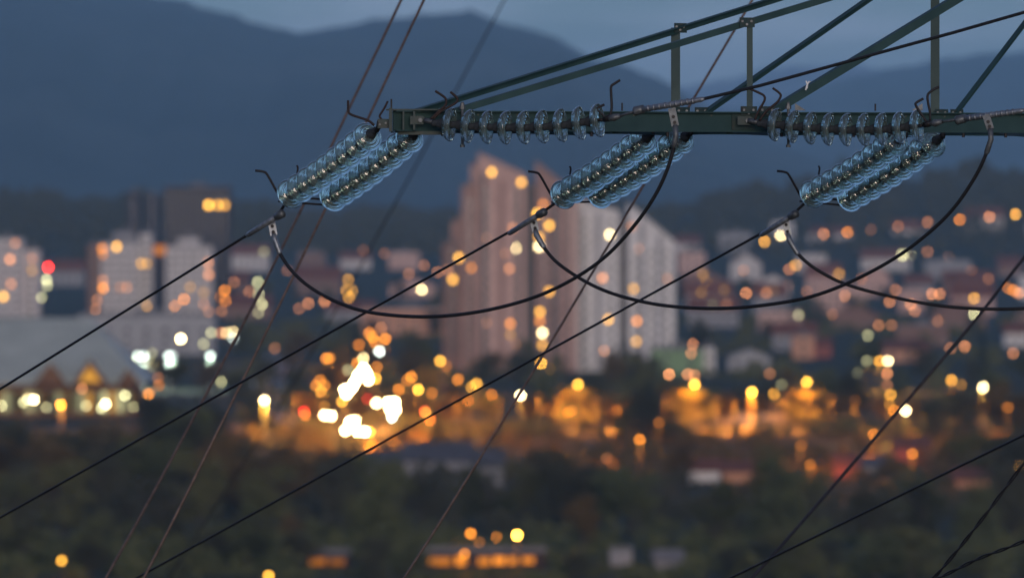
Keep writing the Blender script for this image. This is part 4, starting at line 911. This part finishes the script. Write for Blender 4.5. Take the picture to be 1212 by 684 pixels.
near_sp = [(20, 1225, 13, 'olive', 1.3), (75, 1300, 12, 'olive', 1.2), (110, 1200, 8, 'green', 1.2), (190, 1240, 12, 'dark', 1.2), (235, 1290, 14, 'olive', 1.1), (305, 1232, 8.5, 'green', 1.25), (344, 1238, 6.5, 'autumn', 1.0), (265, 1180, 7, 'green', 1.2), (452, 1240, 13, 'green', 1.15), (428, 1260, 9, 'olive', 1.1), (670, 1290, 13, 'dark', 1.2), (690, 1235, 10, 'autumn', 1.0),
           (850, 1230, 12, 'green', 1.1), (915, 1250, 14, 'green', 1.1), (960, 1280, 11, 'olive', 1.0), (1030, 1240, 12, 'dark', 1.2), (1095, 1260, 10, 'dark', 1.2), (1150, 1230, 12, 'green', 1.1), (1200, 1260, 13, 'dark', 1.2), (150, 1275, 10, 'dark', 1.1), (-10, 1185, 9, 'olive', 1.2), (500, 1300, 12, 'dark', 1.1), (395, 1330, 13, 'dark', 1.1)]
def shrub_h(px): return rt.uniform(.8, 1.5) if any(a < px < b for a, b in ((495, 650), (355, 418), (714, 812), (62, 84))) else rt.uniform(4, 7.5)
near_sp += [(px + rt.uniform(-14, 14), rt.uniform(1150, 1178), shrub_h(px), rt.choice(['green', 'dark', 'olive']), rt.uniform(1.5, 2.1)) for px in range(-20, 1250, 46)]
belt("along the bottom edge", 'trees of the nearest belt', near_sp)
belt("behind the nearest trees", 'trees of the second belt', rand_belt(55, -20, 1240, 1290, 1500, 10, 17, ['dark', 'autumn', 'green', 'dark', 'olive'], 31))
belt("below the orange road", 'trees of the belt below the road', rand_belt(62, -20, 1240, 1520, 1815, 8, 14, ['dark', 'dark', 'autumn', 'olive', 'conifer'], 32))
belt("above the orange road", 'trees above the road', rand_belt(44, 150, 1240, 1930, 2380, 7, 12, ['dark', 'olive', 'autumn', 'dark', 'green'], 33)
     + rand_belt(44, 335, 1225, 1874, 1915, 6, 9, ['autumn', 'olive', 'autumn', 'green'], 41, (1.2, 1.9))
     + rand_belt(10, 300, 530, 2360, 2820, 8, 12, ['dark', 'olive', 'autumn'], 43)
     + [(678, 1868, 9.5, 'olive', 1.7), (816, 1868, 9.5, 'olive', 1.6), (957, 1868, 9.5, 'olive', 1.6), (700, 1874, 8, 'olive', 1.5), (836, 1874, 8, 'green', 1.4), (942, 1874, 8, 'olive', 1.4), (655, 1876, 7, 'autumn', 1.5), (530, 1880, 7, 'autumn', 1.5), (470, 1884, 8, 'olive', 1.4), (385, 1880, 8, 'autumn', 1.5), (430, 1990, 10, 'autumn', 1.5), (440, 2300, 10, 'autumn', 1.5), (1130, 1880, 8, 'autumn', 1.4), (1165, 1884, 8, 'autumn', 1.4), (740, 2300, 13, 'conifer', 1.1), (728, 2290, 10, 'conifer', 1.1), (752, 2310, 9, 'dark', 1.2), (1163, 2350, 15, 'conifer', 1.0), (515, 1720, 9, 'conifer', 1.3)])
belt('among the far suburb houses', 'trees among the far houses', rand_belt(42, 255, 1250, 2600, 4300, 8, 12, ['dark', 'dark', 'olive', 'conifer', 'dark'], 34))
# scrub along the near side of the lit road: one mass
rf = random.Random(78); mb = MB()
for k in range(210):
    px = rf.uniform(300, 1230); 
    if 812 < px < 925 and rf.random() < .75: continue
    Y = rf.uniform(1806, 1846); x = (px - 606) / F * Y; h = rf.uniform(1.0, 3.8); w_ = h * rf.uniform(.6, 1.3)
    for _ in range(60):
        a = rf.uniform(0, 6.28); u = rf.random(); R_ = w_ * math.sqrt(max(.05, 1 - u * u)) * rf.uniform(.4, 1)
        c = Vector((x + R_ * math.cos(a), Y + R_ * math.sin(a), h * u)); e1 = Vector((rf.gauss(0, 1), rf.gauss(0, 1), rf.gauss(0, 1))).normalized(); e2 = e1.orthogonal().normalized(); s_ = rf.uniform(.2, .5)
        mb.add([c - e1 * s_, c + e2 * s_, c + e1 * s_, c - e2 * s_], [(0, 1, 2, 3)])
def bush(mb, x, Y, h, w_, n_, sz):
    g = ground(x, Y)
    for _ in range(n_):
        a = rf.uniform(0, 6.28); u = rf.random(); R_ = w_ * math.sqrt(max(.05, 1 - u * u)) * rf.uniform(.3, 1)
        c = Vector((x + R_ * math.cos(a), Y + R_ * math.sin(a), g + h * u)); e1 = Vector((rf.gauss(0, 1), rf.gauss(0, 1), rf.gauss(0, 1))).normalized(); e2 = e1.orthogonal().normalized(); s_ = rf.uniform(*sz)
        mb.add([c - e1 * s_, c + e2 * s_, c + e1 * s_, c - e2 * s_], [(0, 1, 2, 3)])
for (n_, Y0, Y1, h0, h1, mi, lab) in ((630, 1148, 1280, 1.2, 4.2, 0, 'green undergrowth covering the ground along the bottom edge'), (630, 1285, 1520, 1.5, 4.5, 2, 'dark undergrowth between the belts of near trees'), (500, 1525, 1800, 1.5, 4.0, 3, 'brownish undergrowth below the lit road'), (560, 1940, 3300, 2.0, 5.0, 1, 'olive gardens and bushes between the city houses')):
    ub = MB()
    for k in range(n_):
        px = rf.uniform(-350, 1560); Y = rf.uniform(Y0, Y1); h = rf.uniform(h0, h1)
        if Y < 1195 and any(a < px < b for a, b in ((488, 655), (350, 422), (710, 816), (58, 88))): h = min(h, .5 if Y > 1165 else 1.1)
        if 1440 < Y < 1520 and (810 < px < 895 or 985 < px < 1050 or 1125 < px < 1175): h = min(h, 1.2)
        if Y > 1900 and -30 < px < 275: continue
        if Y > 1900: bush(ub, (px - 606) / F * Y, Y, h, rf.uniform(3, 7), 60, (.4, .9)); continue
        bush(ub, (px - 606) / F * Y, Y, h, rf.uniform(1.5, 4), 55, (.25, .55))
    me = bpy.data.meshes.new('undergrowth'); me.from_pydata(ub.v, [], ub.f); me.materials.append(M_leaf[mi]); o = bpy.data.objects.new('undergrowth', me); C.objects.link(o); tag(o, lab, 'undergrowth', kind='stuff')
me = bpy.data.meshes.new('scrub'); me.from_pydata(mb.v, [], mb.f); me.materials.append(M_leaf[1]); o = bpy.data.objects.new('scrub', me); C.objects.link(o)
tag(o, 'low dark scrub along the near side of the lit road', 'scrub', kind='stuff')
# woods on the hills: one mass
rf = random.Random(77); mb = MB()
for k in range(11500):
    px = rf.uniform(-450, 1700); Y = rf.uniform(4650, 6900) ; x = (px - 606) / F * Y; g = ground(x, Y); 
    if lerp_table(HILL, px) * sstep(4200, 5900, Y) < 9: continue
    if Y < 5050 and rf.random() < .6: continue
    h = rf.uniform(7, 13); w_ = h * rf.uniform(.3, .48); con = rf.random() < .35
    for _ in range(12):
        u = rf.uniform(.15, 1); a = rf.uniform(0, 6.28); R_ = w_ * ((1 - u) * 1.1 if con else math.sqrt(max(.05, 1 - (2 * u - 1.05) ** 2)))
        c = Vector((x + R_ * math.cos(a), Y + R_ * math.sin(a), g + h * u)); e1 = Vector((rf.gauss(0, 1), rf.gauss(0, 1), rf.gauss(0, 1))).normalized(); e2 = e1.orthogonal().normalized(); s_ = rf.uniform(1.0, 2.0)
        mb.add([c - e1 * s_, c + e2 * s_, c + e1 * s_, c - e2 * s_], [(0, 1, 2, 3)])
me = bpy.data.meshes.new('wood'); me.from_pydata(mb.v, [], mb.f); me.materials.append(M_leaf[2]); o = bpy.data.objects.new('wood', me); C.objects.link(o)
tag(o, 'dark mass of woods covering the low hills behind the city', 'wood', kind='stuff')
